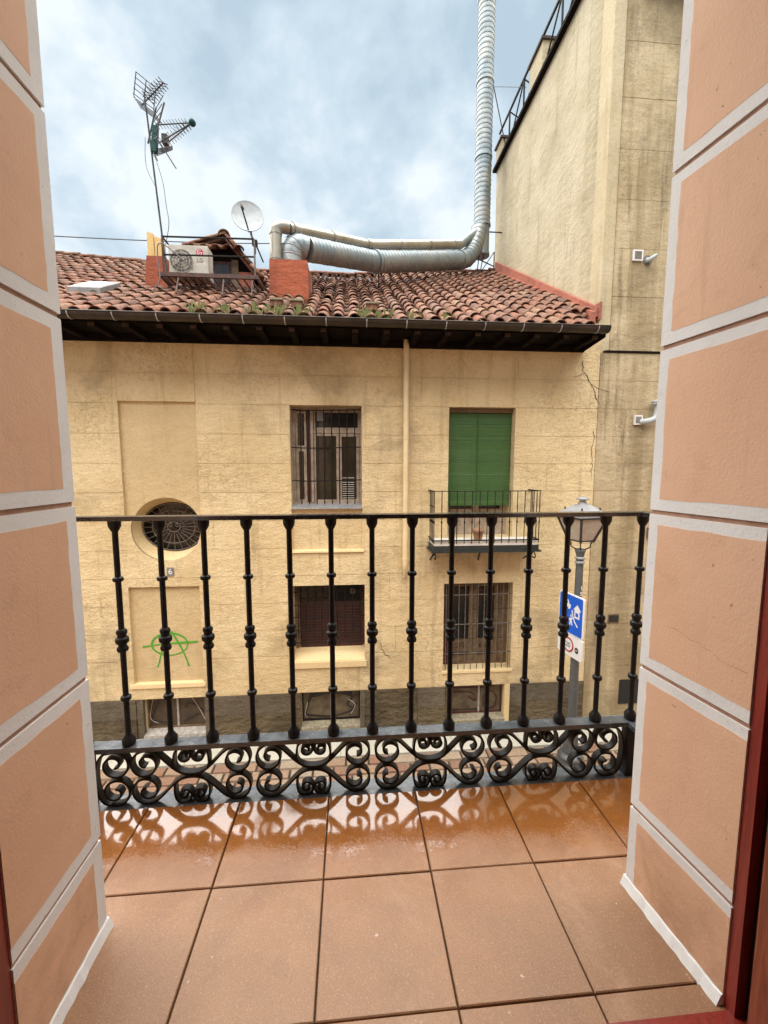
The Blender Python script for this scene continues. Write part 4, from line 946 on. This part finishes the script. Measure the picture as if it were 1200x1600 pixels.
MB().tube(catmull([(-1.57, 7.28, 3.92), (-1.56, 7.26, 3.76), (-1.50, 7.21, 3.62), (-1.50, 7.21, 3.45)], 5), .018, 8).build('mast', m_greyiron, dish)
MB().box(-1.54, -1.46, 7.19, 7.25, 3.58, 3.66).build('clamp', m_iron2, dish)

ant = empty('tv_antenna', (-3.05, 7.6, 3.1), 'leaning antenna mast with three aerials on the roof', 'antenna')
mb0, mt0 = Vector((-3.03, 7.62, 3.0)), Vector((-3.26, 7.62, 6.04))
MB().tube([mb0, mt0], .016, 8, r2=.013).build('mast', m_alu, ant)
def on_mast(t): return mb0.lerp(mt0, t)
# upper yagi with grid reflector
def yagi(base, d, length, nel, el_len, reflw, m1, m2, nm):
    d = Vector(d).normalized(); side = d.cross(Vector((0, 0, 1))).normalized(); upv = side.cross(d).normalized()
    b = MB().tube([base-d*.10, base+d*length], .011, 5); b.build('boom', m1, ant)
    for q in range(nel):
        c = base+d*(length*(.18+.8*q/(nel-1))); l = el_len*(1-.25*q/nel)
        mbx = MB().tube([c-side*l+upv*l*.45, c, c+side*l+upv*l*.45], .006, 4).tube([c-side*l-upv*l*.45, c, c+side*l-upv*l*.45], .006, 4); mbx.build('element', m1, ant)
    for sgn in (-1, 1):     # two-leaf reflector
        mbx = MB()
        for q in range(5):
            o_ = base-d*.04+upv*sgn*(.03+q*.062)+d*(q*.035); mbx.tube([o_-side*reflw, o_+side*reflw], .0055, 4)
        for s_ in (-.95, 0, .95): mbx.tube([base-d*.04+side*reflw*s_, base-d*.04+upv*sgn*.285+d*.14+side*reflw*s_], .007, 4)
        mbx.build('reflector', m2, ant)
yagi(on_mast(.955), (.44, -.30, .08), .50, 8, .10, .17, m_alu, m_alu, 'a')
# middle wide-band aerial: three booms meeting in a green nose
bs = on_mast(.775); nose = bs+Vector((.78, -.30, .06))
for dy_, dz_ in ((-.10, .14), (.16, .02), (-.06, -.10)):
    st_ = bs+Vector((.16, dy_, dz_)); MB().tube([st_, nose], .009, 5).build('boom', m_alu, ant)
    for q in range(11):
        c = st_.lerp(nose, q/11.5); mbx = MB().tube([c+Vector((-.045, 0, .06)), c+Vector((.045, 0, -.06))], .0055, 4); mbx.build('element', m_alu, ant)
MB().lathe([(.0, -.05), (.03, -.045), (.052, -.02), (.055, .01), (.04, .04), (.0, .05)], tuple(nose), 12).build('nose_cap', m_teal, ant)
MB().hull8([tuple(bs+Vector(v)) for v in ((.02, -.05, -.20), (.10, -.05, -.22), (.10, .03, -.22), (.02, .03, -.20))], [tuple(bs+Vector(v)) for v in ((.07, -.05, .18), (.14, -.05, .17), (.14, .03, .17), (.07, .03, .18))]).build('bracket', m_teal, ant)
MB().box(bs.x+.20, bs.x+.29, bs.y-.05, bs.y+.04, bs.z-.08, bs.z+.06).build('junction_box', m_lamp_dark, ant)
for sgn in (1, -1):
    mbx = MB()
    for q in range(6):
        t_ = q/5; a = bs+Vector((-.06+.015*q, -.25+.5*t_*0, 0))
        if sgn > 0: p0 = bs+Vector((-.12+.13*(1-t_)*0+.12*t_, .25, .12+.50*t_)); p1 = p0+Vector((.36, -.55, -.30+.02*q))
        else: p0 = bs+Vector((-.10+.05*t_, .25, -.0-.10*t_)); p1 = p0+Vector((.56-.05*t_, -.55, -.30+.05*t_))
        mbx.tube([p0, p1], .006, 4)
    mbx.build('reflector', m_alu, ant)
    if sgn > 0:
        MB().bar(bs+Vector((-.14, .25, .10)), bs+Vector((.02, .25, .66)), .014).build('reflector_edge', m_teal, ant); MB().bar(bs+Vector((.22, -.30, -.14)), bs+Vector((.37, -.30, .32)), .012).build('reflector_edge', m_alu, ant)
    else:
        MB().bar(bs+Vector((-.10, .25, .04)), bs+Vector((.0, .25, -.16)), .012).build('reflector_edge', m_teal, ant); MB().bar(bs+Vector((.20, -.25, -.14)), bs+Vector((.50, -.3, -.62)), .012).build('reflector_edge', m_alu, ant)
MB().tube(catmull([tuple(bs+Vector((.02, -.03, -.1))), (-3.02, 7.55, 4.7), (-2.96, 7.5, 4.3), (-2.93, 7.5, 4.0), (-3.03, 7.58, 3.72)], 6), .006, 4).build('cable', m_wire, ant)
MB().tube(catmull([tuple(bs+Vector((-.06, -.03, -.0))), (-3.26, 7.55, 4.9), (-3.14, 7.58, 4.6)], 6), .005, 4).build('cable', m_wire, ant)
cb = MB().tube(catmull([(-2.45, 7.12, 3.15), (-2.9, 7.10, 3.5), (-2.98, 7.12, 3.3), (-2.95, 7.1, 2.98), (-3.06, 7.05, 2.75)], 6), .009, 5).build('cable', m_wire)
tag(cb, 'dark cable hanging from the platform beside the red chimney', 'cable')
ow = MB().tube(catmull([(-9, 9.6, 4.83), (-5.8, 9.6, 4.78), (-3, 9.6, 4.78), (-.6, 9.6, 4.86)], 8), .011, 4).build('overhead_wire', m_wire); tag(ow, 'thin overhead wire crossing the sky behind the roof', 'wire')
w_ = MB().tube([(3.35, 12.0, 4.9), (3.95, 12.0, 12.8)], .006, 4).build('guy_wire', m_wire); tag(w_, 'thin steep guy wire running up beside the vertical flue', 'wire')
w_ = MB().tube([(VX-.1, 10.9, 9.3), (PX+.1, 9.9, 8.5)], .006, 4).build('guy_wire', m_wire); tag(w_, 'thin guy wire from the flue down to the rooftop railing', 'wire')

# ------------------------------------------------------------------ street lamp and sign
LX, LY = 3.09, 5.277
lamp = empty('street_lamp', (LX, LY, GZ), 'grey lantern street lamp on a post by the railing', 'street lamp')
MB().lathe([(.19, 0), (.19, .05), (.165, .07), (.16, .13), (.175, .15), (.15, .18), (.12, .20)], (LX, LY, GZ), 20).build('base', m_lamp_grey, lamp)
fl = []
mb = MB(); n = 24; vs = []; 
for zz, rr in ((.20, .105), (.58, .082)):
    for k in range(n): q = rr*(1 if k % 2 == 0 else .86); vs.append((LX+q*math.cos(2*math.pi*k/n), LY+q*math.sin(2*math.pi*k/n), GZ+zz))
mb.add(vs, [(k, (k+1) % n, n+(k+1) % n, n+k) for k in range(n)]+[tuple(range(n, 2*n))]); mb.build('fluted_shaft', m_lamp_grey, lamp)
MB().lathe([(.095, .58), (.10, .61), (.08, .64), (.062, .66)], (LX, LY, GZ), 20).build('ring', m_lamp_grey, lamp)
MB().lathe([(.062, .66), (.048, 2.92)], (LX, LY, GZ), 16).build('post', m_lamp_grey, lamp)
for zz in (2.925, 2.985): MB().lathe([(.05, 0), (.066, .012), (.066, .03), (.05, .04)], (LX, LY, GZ+zz), 16).build('ring', m_lamp_roof, lamp)
MB().lathe([(.048, 2.96), (.05, 3.04), (.065, 3.09), (.072, 3.12), (.05, 3.13)], (LX, LY, GZ), 16).build('collar', m_lamp_grey, lamp)
ra = R(14); Ml = Matrix.Translation((LX, LY, GZ)) @ Matrix.Rotation(ra, 4, 'Z')
wb, wt, zb_, zt_ = .105, .215, 3.25, 3.57
for sx, sy in ((1, 1), (1, -1), (-1, 1), (-1, -1)):
    MB().tube(catmull([(sx*.03, sy*.03, 3.12), (sx*.08, sy*.08, 3.16), (sx*.085, sy*.085, 3.21), (sx*wb, sy*wb, zb_)], 4), .009, 5).xform(Ml).build('lantern_stay', m_lamp_dark, lamp)
    MB().bar((sx*wb, sy*wb, zb_-.02), (sx*wt, sy*wt, zt_), .016).xform(Ml).build('lantern_bar', m_lamp_dark, lamp)
for sx, sy in ((1, 0), (-1, 0), (0, 1), (0, -1)):
    a = Vector((sx, sy, 0)); t = Vector((-sy, sx, 0))
    q0 = [a*wb*.97+t*wb*.97, a*wb*.97-t*wb*.97, a*wt*.97-t*wt*.97, a*wt*.97+t*wt*.97]; zz = (zb_, zb_, zt_, zt_)
    qa = [(p.x, p.y, z) for p, z in zip(q0, zz)]; qb = [(p.x-sx*.008, p.y-sy*.008, z) for p, z in zip(q0, zz)]
    MB().hull8(qa, qb).xform(Ml).build('lantern_pane', m_lamp_glass, lamp)
    MB().bar((*(a*wb+t*wb).xy, zb_), (*(a*wb-t*wb).xy, zb_), .013).xform(Ml).build('lantern_bar', m_lamp_dark, lamp)
    MB().bar((*(a*wt+t*wt).xy, zt_-.01), (*(a*wt-t*wt).xy, zt_-.01), .013).xform(Ml).build('lantern_bar', m_lamp_dark, lamp)
def pyr(w0, z0_, w1_, z1_): return MB().hull8([(-w0, -w0, z0_), (w0, -w0, z0_), (w0, w0, z0_), (-w0, w0, z0_)], [(-w1_, -w1_, z1_), (w1_, -w1_, z1_), (w1_, w1_, z1_), (-w1_, w1_, z1_)])
pyr(.238, zt_+.005, .238, zt_+.03).xform(Ml).build('hood_rim', m_lamp_roof, lamp)
pyr(.232, zt_+.03, .07, zt_+.16).xform(Ml).build('hood', m_lamp_roof, lamp)
MB().lathe([(.075, zt_+.15), (.045, zt_+.19), (.035, zt_+.215), (.085, zt_+.23), (.08, zt_+.243), (.03, zt_+.262), (.0, zt_+.265)], (LX, LY, GZ), 16).build('finial', m_lamp_roof, lamp)
for sx, sy in ((1, 1), (1, -1), (-1, 1), (-1, -1)): MB().lathe([(.012, 0), (.012, .03), (0, .035)], (sx*.15, sy*.15, zt_+.095), 6).xform(Ml).build('hood_knob', m_lamp_dark, lamp)
for txt, zz in (('1', -1.60), ('5', -1.68)): lettering('post_number', txt, .075, m_signwhite, (LX+.008, LY-.062, zz), (R(90), 0, 0), lamp)
# sign: faces left along the street, clamped to the post
sgn = empty('street_sign', (2.99, 5.265, -2.56), 'blue residential street sign with 20 limit clamped to the lamp post', 'sign')
A, B = Vector((2.948, 5.5, 0)), Vector((3.033, 5.03, 0)); ex = (B-A).normalized(); nrm = Vector((ex.y, -ex.x, 0))   # outward, towards -x
if nrm.x > 0: nrm = -nrm
W = (B-A).length; zT, zB_, zM = -1.694, -2.562, -2.258
Ms = Matrix.Translation((A.x, A.y, zB_)) @ Matrix(((ex.x, nrm.x*-1, 0, 0), (ex.y, nrm.y*-1, 0, 0), (0, 0, 1, 0), (0, 0, 0, 1)))  # local x along sign, local -y towards viewer
HS = zT-zB_
def rrect(x0, x1, z0, z1, r, n=5):
    out = []
    for cx, cz, a0 in ((x1-r, z0+r, 270), (x1-r, z1-r, 0), (x0+r, z1-r, 90), (x0+r, z0+r, 180)):
        out += [(cx+r*math.cos(R(a0+90*k/n)), cz+r*math.sin(R(a0+90*k/n))) for k in range(n+1)]
    return out
hM = zM-zB_
MB().prism(rrect(0, W, hM+.004, HS, .03), 0, .022).xform(Ms).build('sign_plate', m_signwhite, sgn)
MB().prism(rrect(.016, W-.016, hM+.02, HS-.016, .022), -.003, -.0005).xform(Ms).build('blue_field', m_blue, sgn)
MB().prism(rrect(0, W, 0, hM-.004, .025), 0, .022).xform(Ms).build('lower_plate', m_signwhite, sgn)
def icon(polys, m, y=-.0055):
    mb = MB()
    for p in polys: mb.prism(p, y, y+.002)
    return mb.xform(Ms).build('icon', m, sgn)
def ns(pts): return [(W*a, hM+(HS-hM)*b) for a, b in pts]
icon([ns([(.66, .46), (.86, .46), (.86, .66), (.66, .66)]), ns([(.61, .66), (.91, .66), (.76, .80)])], m_signwhite)
icon([ns([(.71, .51), (.81, .51), (.81, .60), (.71, .60)])], m_blue, -.0085)
mb = MB(); mb.ribbon([(p[0], p[1]) for p in ns([(.56, .62), (.60, .48), (.68, .36), (.80, .26)])], .02, -.0055, -.0035); mb.xform(Ms).build('icon', m_signwhite, sgn)
icon([ns([(.14, .66), (.50, .66), (.50, .74), (.44, .74), (.40, .84), (.24, .84), (.20, .74), (.14, .74)]), ns([(.18, .62), (.25, .62), (.25, .66), (.18, .66)]), ns([(.40, .62), (.47, .62), (.47, .66), (.40, .66)])], m_signwhite)
icon([ns([(.25, .755), (.39, .755), (.375, .81), (.265, .81)])], m_blue, -.0085)
icon([ns([(.46, .22), (.50, .22), (.53, .32), (.57, .24), (.60, .26), (.555, .38), (.60, .42), (.57, .45), (.535, .42), (.48, .42), (.44, .36), (.47, .34), (.50, .37)]), ns([(.50, .45), (.55, .45), (.55, .50), (.50, .50)])], m_signwhite)
icon([ns([(.10, .16), (.16, .16), (.19, .34), (.22, .16), (.28, .16), (.25, .38), (.31, .50), (.28, .52), (.22, .46), (.22, .54), (.15, .54), (.12, .40)]), ns([(.16, .56), (.23, .56), (.23, .63), (.16, .63)])], m_signwhite)
rc = (W*.46, hM*.5); r0 = .105
def ring(r1, y, n=28): return [(rc[0]+r1*math.cos(2*math.pi*k/n), rc[1]+r1*math.sin(2*math.pi*k/n)) for k in range(n)]
MB().prism(ring(r0, 0), -.0025, -.0005).xform(Ms).build('limit_ring', m_signred, sgn)
MB().prism(ring(r0*.76, 0), -.0045, -.003).xform(Ms).build('limit_disc', m_signwhite, sgn)
def sign_text(nm, txt, size, lx, lz, m):
    me = text_mesh(txt, size, .001); me.materials.clear(); me.materials.append(m)
    for v in me.vertices:
        p = Ms @ Vector((lx+v.co.x, -.0065+v.co.z*-.3, lz+v.co.y)); v.co = p-Vector((2.99, 5.265, zB_))
    return inst(me, nm, (2.99, 5.265, zB_), sgn)
sign_text('limit_number', '20', .10, rc[0], rc[1], m_signblack)
rc2 = (W*.80, hM*.42); MB().prism([(rc2[0]+.036*math.cos(2*math.pi*k/16), rc2[1]+.042*math.sin(2*math.pi*k/16)) for k in range(16)], -.0025, -.0005).xform(Ms).build('emblem', m_signblack, sgn)
MB().prism([(rc2[0]-.02, rc2[1]-.006), (rc2[0]+.02, rc2[1]-.002), (rc2[0]+.02, rc2[1]+.008), (rc2[0]-.02, rc2[1]+.004)], -.0045, -.003).xform(Ms).build('emblem', m_signwhite, sgn)
for zz in (.15, .6): MB().box(W*.42, W*.58, .022, .06, zz, zz+.03).xform(Ms).build('clamp', m_greyiron, sgn)

# ------------------------------------------------------------------ our own building: wall, jambs, balcony
FZ = -1.239; WY = 1.061; JL, JR, JR2 = -.668, .814, .850; JY = .772
own = empty('salmon_building', (0, .9, GZ), 'salmon painted wall with white banding framing the open balcony door', 'building')
MB().box(-7, JL-.007, JY+.001, WY-.007, GZ, 2.5).build('wall_left', m_pink, own).name = 'facade_wall'
MB().hull8([(JR+.007, WY-.007, GZ), (7, WY-.007, GZ), (7, JY+.001, GZ), (JR2+.007, JY+.001, GZ)], [(JR+.007, WY-.007, 2.5), (7, WY-.007, 2.5), (7, JY+.001, 2.5), (JR2+.007, JY+.001, 2.5)]).build('facade_wall', m_pink, own)
box('lintel', m_pink, own, JL-.0119, JR2+.05, JY-.05, WY-.013, 2.02, 2.5)
def clipz(z0, z1): return z0, z1
def jamb(side, zl):
    zs_ = [2.5]+zl+[FZ+.0]
    for zt, zb in zip(zs_, zs_[1:]):
        gt, gb = .0060, .0060
        if zb == FZ: gb = 0
        z0, z1 = zb+gb, zt-gt
        if zb != FZ:      # the joint between two courses, a recessed line with its shade and dirt painted in
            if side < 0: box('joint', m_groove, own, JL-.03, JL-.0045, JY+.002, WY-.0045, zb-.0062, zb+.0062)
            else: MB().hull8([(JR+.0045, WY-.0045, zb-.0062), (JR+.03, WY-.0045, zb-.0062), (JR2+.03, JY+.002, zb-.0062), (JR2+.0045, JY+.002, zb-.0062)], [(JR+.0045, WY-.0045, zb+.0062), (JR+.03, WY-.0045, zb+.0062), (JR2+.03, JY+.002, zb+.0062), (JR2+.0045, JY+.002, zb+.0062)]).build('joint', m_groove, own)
        if side < 0:
            b = MB().box(JL-.55, JL, JY, WY, z0, z1)
            blk = b.build('jamb_block', m_white, own)
            # salmon field: irregular hand-painted edge
            f = MB(); zz0 = z0+.033; zz1 = z1-.031
            nseg = 14; ye = WY-.036
            poly = [(JY, zz0)]+[(JY+(ye-JY)*k/6, zz0+random.uniform(-.0018, .0018)) for k in range(1, 7)]+[(ye+random.uniform(-.0018, .0018), zz0+(zz1-zz0)*k/nseg) for k in range(1, nseg+1)]+[(JY+(ye-JY)*(5-k)/6, zz1+random.uniform(-.0018, .0018)) for k in range(0, 5)]+[(JY, zz1)]
            f.prismx(poly, JL-.001, JL+.0005).build('painted_field', m_pink, blk)
            MB().box(JL-.55, JL-.06, WY+.0002, WY+.0018, zz0, zz1).build('painted_field', m_pink, blk)
        else:
            q = [(JR, WY), (JR+.55, WY), (JR+.55, JY), (JR2, JY)]
            blk = MB().hull8([(a, b, z0) for a, b in q], [(a, b, z1) for a, b in q]).build('jamb_block', m_white, own)
            zz0 = z0+.030; zz1 = z1-.027; nseg = 14
            def X(y_, o=0): return JR+(JR2-JR)*(WY-y_)/(WY-JY)-o
            ye = WY-.028
            poly = [(JY, zz0)]+[(JY+(ye-JY)*k/6, zz0+random.uniform(-.0018, .0018)) for k in range(1, 7)]+[(ye+random.uniform(-.0018, .0018), zz0+(zz1-zz0)*k/nseg) for k in range(1, nseg+1)]+[(JY+(ye-JY)*(5-k)/6, zz1+random.uniform(-.0018, .0018)) for k in range(0, 5)]+[(JY, zz1)]
            n = len(poly); vs = [(X(a, .0005), a, b) for a, b in poly]+[(X(a, -.001), a, b) for a, b in poly]
            MB().add(vs, [tuple(range(n)), tuple(range(2*n-1, n-1, -1))]+[(i, (i+1) % n, (i+1) % n+n, i+n) for i in range(n)]).build('painted_field', m_pink, blk)
            MB().box(JR+.06, JR+.55, WY+.0002, WY+.0018, zz0, zz1).build('painted_field', m_pink, blk)
jamb(-1, [2.1, 1.66, 1.225, .79, .352, -.084, -.525, -.972])
jamb(1, [2.02, 1.60, 1.165, .735, .313, -.115, -.552, -.980])
def jamb_crack(side, y0, z0, n, dy, dz, seed):
    r_ = random.Random(seed); mb = MB(); a = (y0, z0)
    for q in range(n):
        b = (a[0]+dy*r_.uniform(.4, 1.6), a[1]+dz+r_.uniform(-.006, .006)); wd = .0002+.0004*r_.random()
        X = (lambda y_: JL+.0007) if side < 0 else (lambda y_: JR+(JR2-JR)*(WY-y_)/(WY-JY)-.0007)
        mb.add([(X(a[0]), a[0], a[1]-wd), (X(b[0]), b[0], b[1]-wd), (X(b[0]), b[0], b[1]+wd), (X(a[0]), a[0], a[1]+wd)], [(0, 1, 2, 3)]); a = b
    mb.build('hairline_crack', m_crack, own)
jamb_crack(1, .985, -.41, 14, -.013, -.003, 2)
# plaster strip where the jambs meet the floor
for side in (-1, 1):
    mb = MB(); n = 14; poly = []
    for k in range(n+1):
        y_ = JY+(WY-JY+.004)*k/n; xb = JL if side < 0 else JR+(JR2-JR)*(WY-y_)/(WY-JY)
        poly.append((xb, y_, .015+random.uniform(-.002, .003), .026+random.uniform(-.002, .003)))
    for a, b in zip(poly, poly[1:]):
        s_ = -side
        mb.hull8([(a[0]-s_*.02, a[1], FZ-.004), (a[0]+s_*a[2], a[1], FZ-.004), (b[0]+s_*b[2], b[1], FZ-.004), (b[0]-s_*.02, b[1], FZ-.004)], [(a[0]-s_*.02, a[1], FZ+a[3]+.01), (a[0]+s_*.004, a[1], FZ+a[3]), (b[0]+s_*.004, b[1], FZ+b[3]), (b[0]-s_*.02, b[1], FZ+b[3]+.01)])
    mb.build('base_strip', m_white, own)
# balcony slab and tiles
SX0, SX1 = -1.02, 1.185
floor = tag(MB().box(SX0, SX1, JY-.3, 1.56, FZ-.16, FZ-.0165).build('balcony_floor', m_grout), kind='structure')
xs = [-1.081+.33*i for i in range(8)]
for i in range(7):
    a, b = max(xs[i], SX0+.005), min(xs[i+1], SX1-.035)
    for j, (c, d) in enumerate(((.60, .817), (.817, 1.147), (1.147, 1.470))):
        if d <= 1.0 and (b < JL or a > JR2): continue
        aa, bb_, cc, dd = a+.0019+random.uniform(0, .0006), b-.0019-random.uniform(0, .0006), c+.0019, d-.0019; zt = FZ+random.uniform(-.0008, .0008); bv = .0022
        t1, t2 = random.uniform(-.0006, .0006), random.uniform(-.0006, .0006)
        mb = MB().hull8([(aa, cc, FZ-.016), (bb_, cc, FZ-.016), (bb_, dd, FZ-.016), (aa, dd, FZ-.016)], [(aa, cc, zt-bv), (bb_, cc, zt-bv+t1), (bb_, dd, zt-bv+t1+t2), (aa, dd, zt-bv+t2)])
        mb.f.pop(1); mb.sm.pop(1)
        mb.add([(aa, cc, zt-bv), (bb_, cc, zt-bv+t1), (bb_, dd, zt-bv+t1+t2), (aa, dd, zt-bv+t2), (aa+bv, cc+bv, zt), (bb_-bv, cc+bv, zt+t1), (bb_-bv, dd-bv, zt+t1+t2), (aa+bv, dd-bv, zt+t2)], [(4, 5, 6, 7), (0, 1, 5, 4), (1, 2, 6, 5), (2, 3, 7, 6), (3, 0, 4, 7)])
        mb.build('floor_tile', m_tile, floor)

# balcony railing
rl = empty('balcony_railing', (.078, 1.504, FZ), 'black wrought iron balcony railing with scrollwork along the bottom', 'railing')
RY = 1.504; XA, XB = -.990, 1.145
zt_, zr = -.160, -.178
def frame_bar(name, hw, z0, z1, m):
    q = MB().box(XA-hw+.018, XB+hw-.018, RY-hw, RY+hw, z0, z1)
    q.box(XA-hw+.018, XA+hw+.018-.0, WY-.01, RY-hw, z0, z1).box(XB-hw-.018, XB+hw-.018, WY-.01, RY-hw, z0, z1)
    return q.build(name, m, rl)
frame_bar('handrail', .024, -.178, -.163, m_wetrail)
frame_bar('bottom_rail', .025, -1.028, -1.010, m_wetplate)
MB().box(SX0+.002, SX1-.002, 1.4735, 1.556, FZ-.020, FZ-.009).build('edge_plate', m_wetplate, rl)
prof = [(.021, 0), (.023, .006), (.023, .022), (.015, .034), (.0098, .042), (.0098, .170), (.0165, .174), (.0185, .181), (.0165, .188), (.0098, .192),
        (.0098, .355), (.0175, .359), (.0195, .366), (.0175, .373), (.0135, .378), (.0155, .386), (.0215, .391), (.0228, .399), (.0215, .407), (.0155, .412), (.0145, .418), (.0165, .422), (.0185, .429), (.0165, .436), (.0098, .441),
        (.0098, .612), (.0165, .616), (.0185, .622), (.0165, .628), (.0098, .632), (.0098, .792), (.015, .800), (.0205, .812), (.0215, .8315)]
b0 = None
for i in range(15):
    xx = -.972+.14995*i
    if b0 is None: b0 = MB().lathe(prof, (xx, RY, -1.0098), 14).build('baluster', m_iron, rl, origin=(xx, RY, -1.0098)); b0.data.set_sharp_from_angle(angle=R(40))
    else: inst(b0, 'baluster', (xx, RY, -1.0098), rl, (0, 0, random.uniform(0, 6)))
for sx in (-.972, 1.127):
    for q in (1, 2): inst(b0, 'baluster', (sx, RY-.148*q, -1.0098), rl)
zmid, hh = -1.138, .1085
def side_scroll(cx, sg, up):     # spiral with a tail; sg=+1: tail runs to the right
    c = Vector((-.163, hh/2)); pts = []
    P1 = []
    a0, a1 = 62, 62+560
    N = 46
    for k in range(N+1):
        t = k/N; a = R(a0+(a1-a0)*t)
        rr = .0505 if t < .33 else .0505-(.0505-.012)*((t-.33)/.67)**.9
        P1.append(Vector((c.x+rr*math.cos(a), c.y+rr*math.sin(a))))
    p0 = P1[0]; tan = (P1[0]-P1[1]).normalized()
    tail = bez((p0.x, p0.y, 0), (p0.x+tan.x*.045, p0.y+tan.y*.045, 0), (-.065, .004, 0), (-.006, .0035, 0), 10)
    path = [(v.x, v.y) for v in reversed(tail)]+[(v.x, v.y) for v in P1[1:]]
    return [(cx+sg*x_, zmid+up*z_) for x_, z_ in path]
def heart(cx, up):
    out = []
    # right half then mirrored: from right inner curl out, round the bottom, to the left inner curl
    c = Vector((.027, hh-.034)); half = []
    N = 26
    for k in range(N+1):
        t = k/N; a = R(-130+t*330)      # small inner spiral, opening upward and outward
        rr = .010+.021*t
        half.append(Vector((c.x-rr*math.cos(a)*1.0, c.y+rr*math.sin(a))))
    half = []
    for k in range(N+1):
        t = k/N; a = R(560-t*470)       # angle of travel: inner -> top
        rr = .009+.019*t
        half.append(Vector((c.x+rr*math.cos(a), c.y+rr*math.sin(a)+.004*t)))
    top = half[-1]
    arc = bez((top.x, top.y, 0), (top.x+.030, top.y+.006, 0), (.064, hh-.018, 0), (.064, .050, 0), 8)[1:]
    arc2 = bez((.064, .050, 0), (.064, .020, 0), (.036, .006, 0), (0, .006, 0), 8)[1:]
    r_ = half+[Vector((v.x, v.y)) for v in arc]+[Vector((v.x, v.y)) for v in arc2]
    path = [(v.x, v.y) for v in r_]+[(-v.x, v.y) for v in reversed(r_[:-1])]
    return [(cx+x_, zmid+up*z_) for x_, z_ in path]
def tp(t): return 1.0 if t < .8 else 1.0
SY0, SY1 = RY-.0135, RY+.0135
def scroll(path, nm='scroll'): MB().ribbon(path, .0076, SY0+random.uniform(-.001, .001), SY1).build(nm, m_iron, rl)
for u in (-.600, -.149, .3025, .754):
    for up in (1, -1):
        scroll(heart(u, up), 'heart_scroll')
        for sg in (1, -1): scroll(side_scroll(u, sg, up))
def end_scroll(cx, sg):
    for up in (1, -1):
        c = Vector((0, hh/2)); P1 = []
        N = 46
        for k in range(N+1):
            t = k/N; a = R(90-20+(560)*t)
            rr = .0505 if t < .3 else .0505-(.0505-.011)*((t-.3)/.7)**.9
            P1.append((c.x+rr*math.cos(a), c.y+rr*math.sin(a)))
        tail = bez((.068, 0, 0), (.068, .05, 0), (.055, hh-.004, 0), (P1[0][0], P1[0][1], 0), 8)
        path = [(v.x, v.y) for v in tail]+P1[1:]
        scroll([(cx+sg*x_, zmid+up*z_) for x_, z_ in path], 'end_scroll')
end_scroll(1.030, 1); end_scroll(-.875, -1)
MB().box(1.108, 1.146, RY-.019, RY+.019, FZ-.009, -1.0285).build('corner_post', m_iron, rl); MB().box(-.991, -.953, RY-.019, RY+.019, FZ-.009, -1.0285).build('corner_post', m_iron, rl)
for sx in (XB, XA):    # scrolls of the short side panels
    for yc in (1.39, 1.26, 1.13):
        for up in (1, -1):
            pp = []
            for k in range(40):
                t = k/39; a = R(70+560*t); rr = .05 if t < .3 else .05-.039*(t-.3)/.7
                pp.append((yc+rr*math.cos(a), zmid+up*(hh/2+rr*math.sin(a))))
            mbx = MB().ribbon(pp, .0085, -.016, .016); mbx.v = [(sx-y_, x_, z_) for x_, y_, z_ in mbx.v]; mbx.build('scroll', m_iron, rl)

# ------------------------------------------------------------------ door frame, open leaf and the room behind the camera
df = empty('door_frame', (.09, .72, FZ), 'dark red door frame edge at the sides of the opening', 'door frame')
box('post', m_doorframe, df, JL-.10, JL-.004, .66, JY-.001, FZ-.02, 2.015); 
box('post', m_doorframe, df, JR2+.004, JR2+.10, .746, JY-.001, FZ-.02, 2.015); box('shaded_rebate', m_room, df, JR2+.028, JR2+.10, .722, .745, FZ-.02, 2.015)  # near-black fill puts the shade of the frame gap into colour
box('threshold', m_doorframe, df, .30, JR2+.05, .66, JY-.012, FZ-.014, FZ+.006)
leaf = empty('door_leaf', (.88, .3, FZ), 'open varnished red wood door leaf at the right edge', 'door')
MB().box(.868, .905, -.10, .716, FZ+.012, 1.98).build('leaf_board', m_door, leaf)
MB().box(.852, .8675, .60, .716, FZ+.012, 1.98).build('leaf_stile', m_door, leaf)
MB().box(.852, .8675, -.10, .599, FZ+.012, FZ+.16).build('leaf_rail', m_door, leaf)
tag(box('room_floor', m_door, None, -2.6, 2.6, -4, .655, FZ-.16, FZ-.012), kind='structure')
tag(box('room_ceiling', m_white, None, -2.6, 2.6, -4, .70, 2.10, 2.25), kind='structure')
tag(box('room_wall', m_white, None, -2.6, 2.6, -4.15, -4.01, FZ, 2.10), kind='structure')
tag(box('room_wall', m_white, None, -2.75, -2.61, -4.15, .715, FZ, 2.10), kind='structure')
tag(box('room_wall', m_white, None, 2.61, 2.75, -4.15, .715, FZ, 2.10), kind='structure')
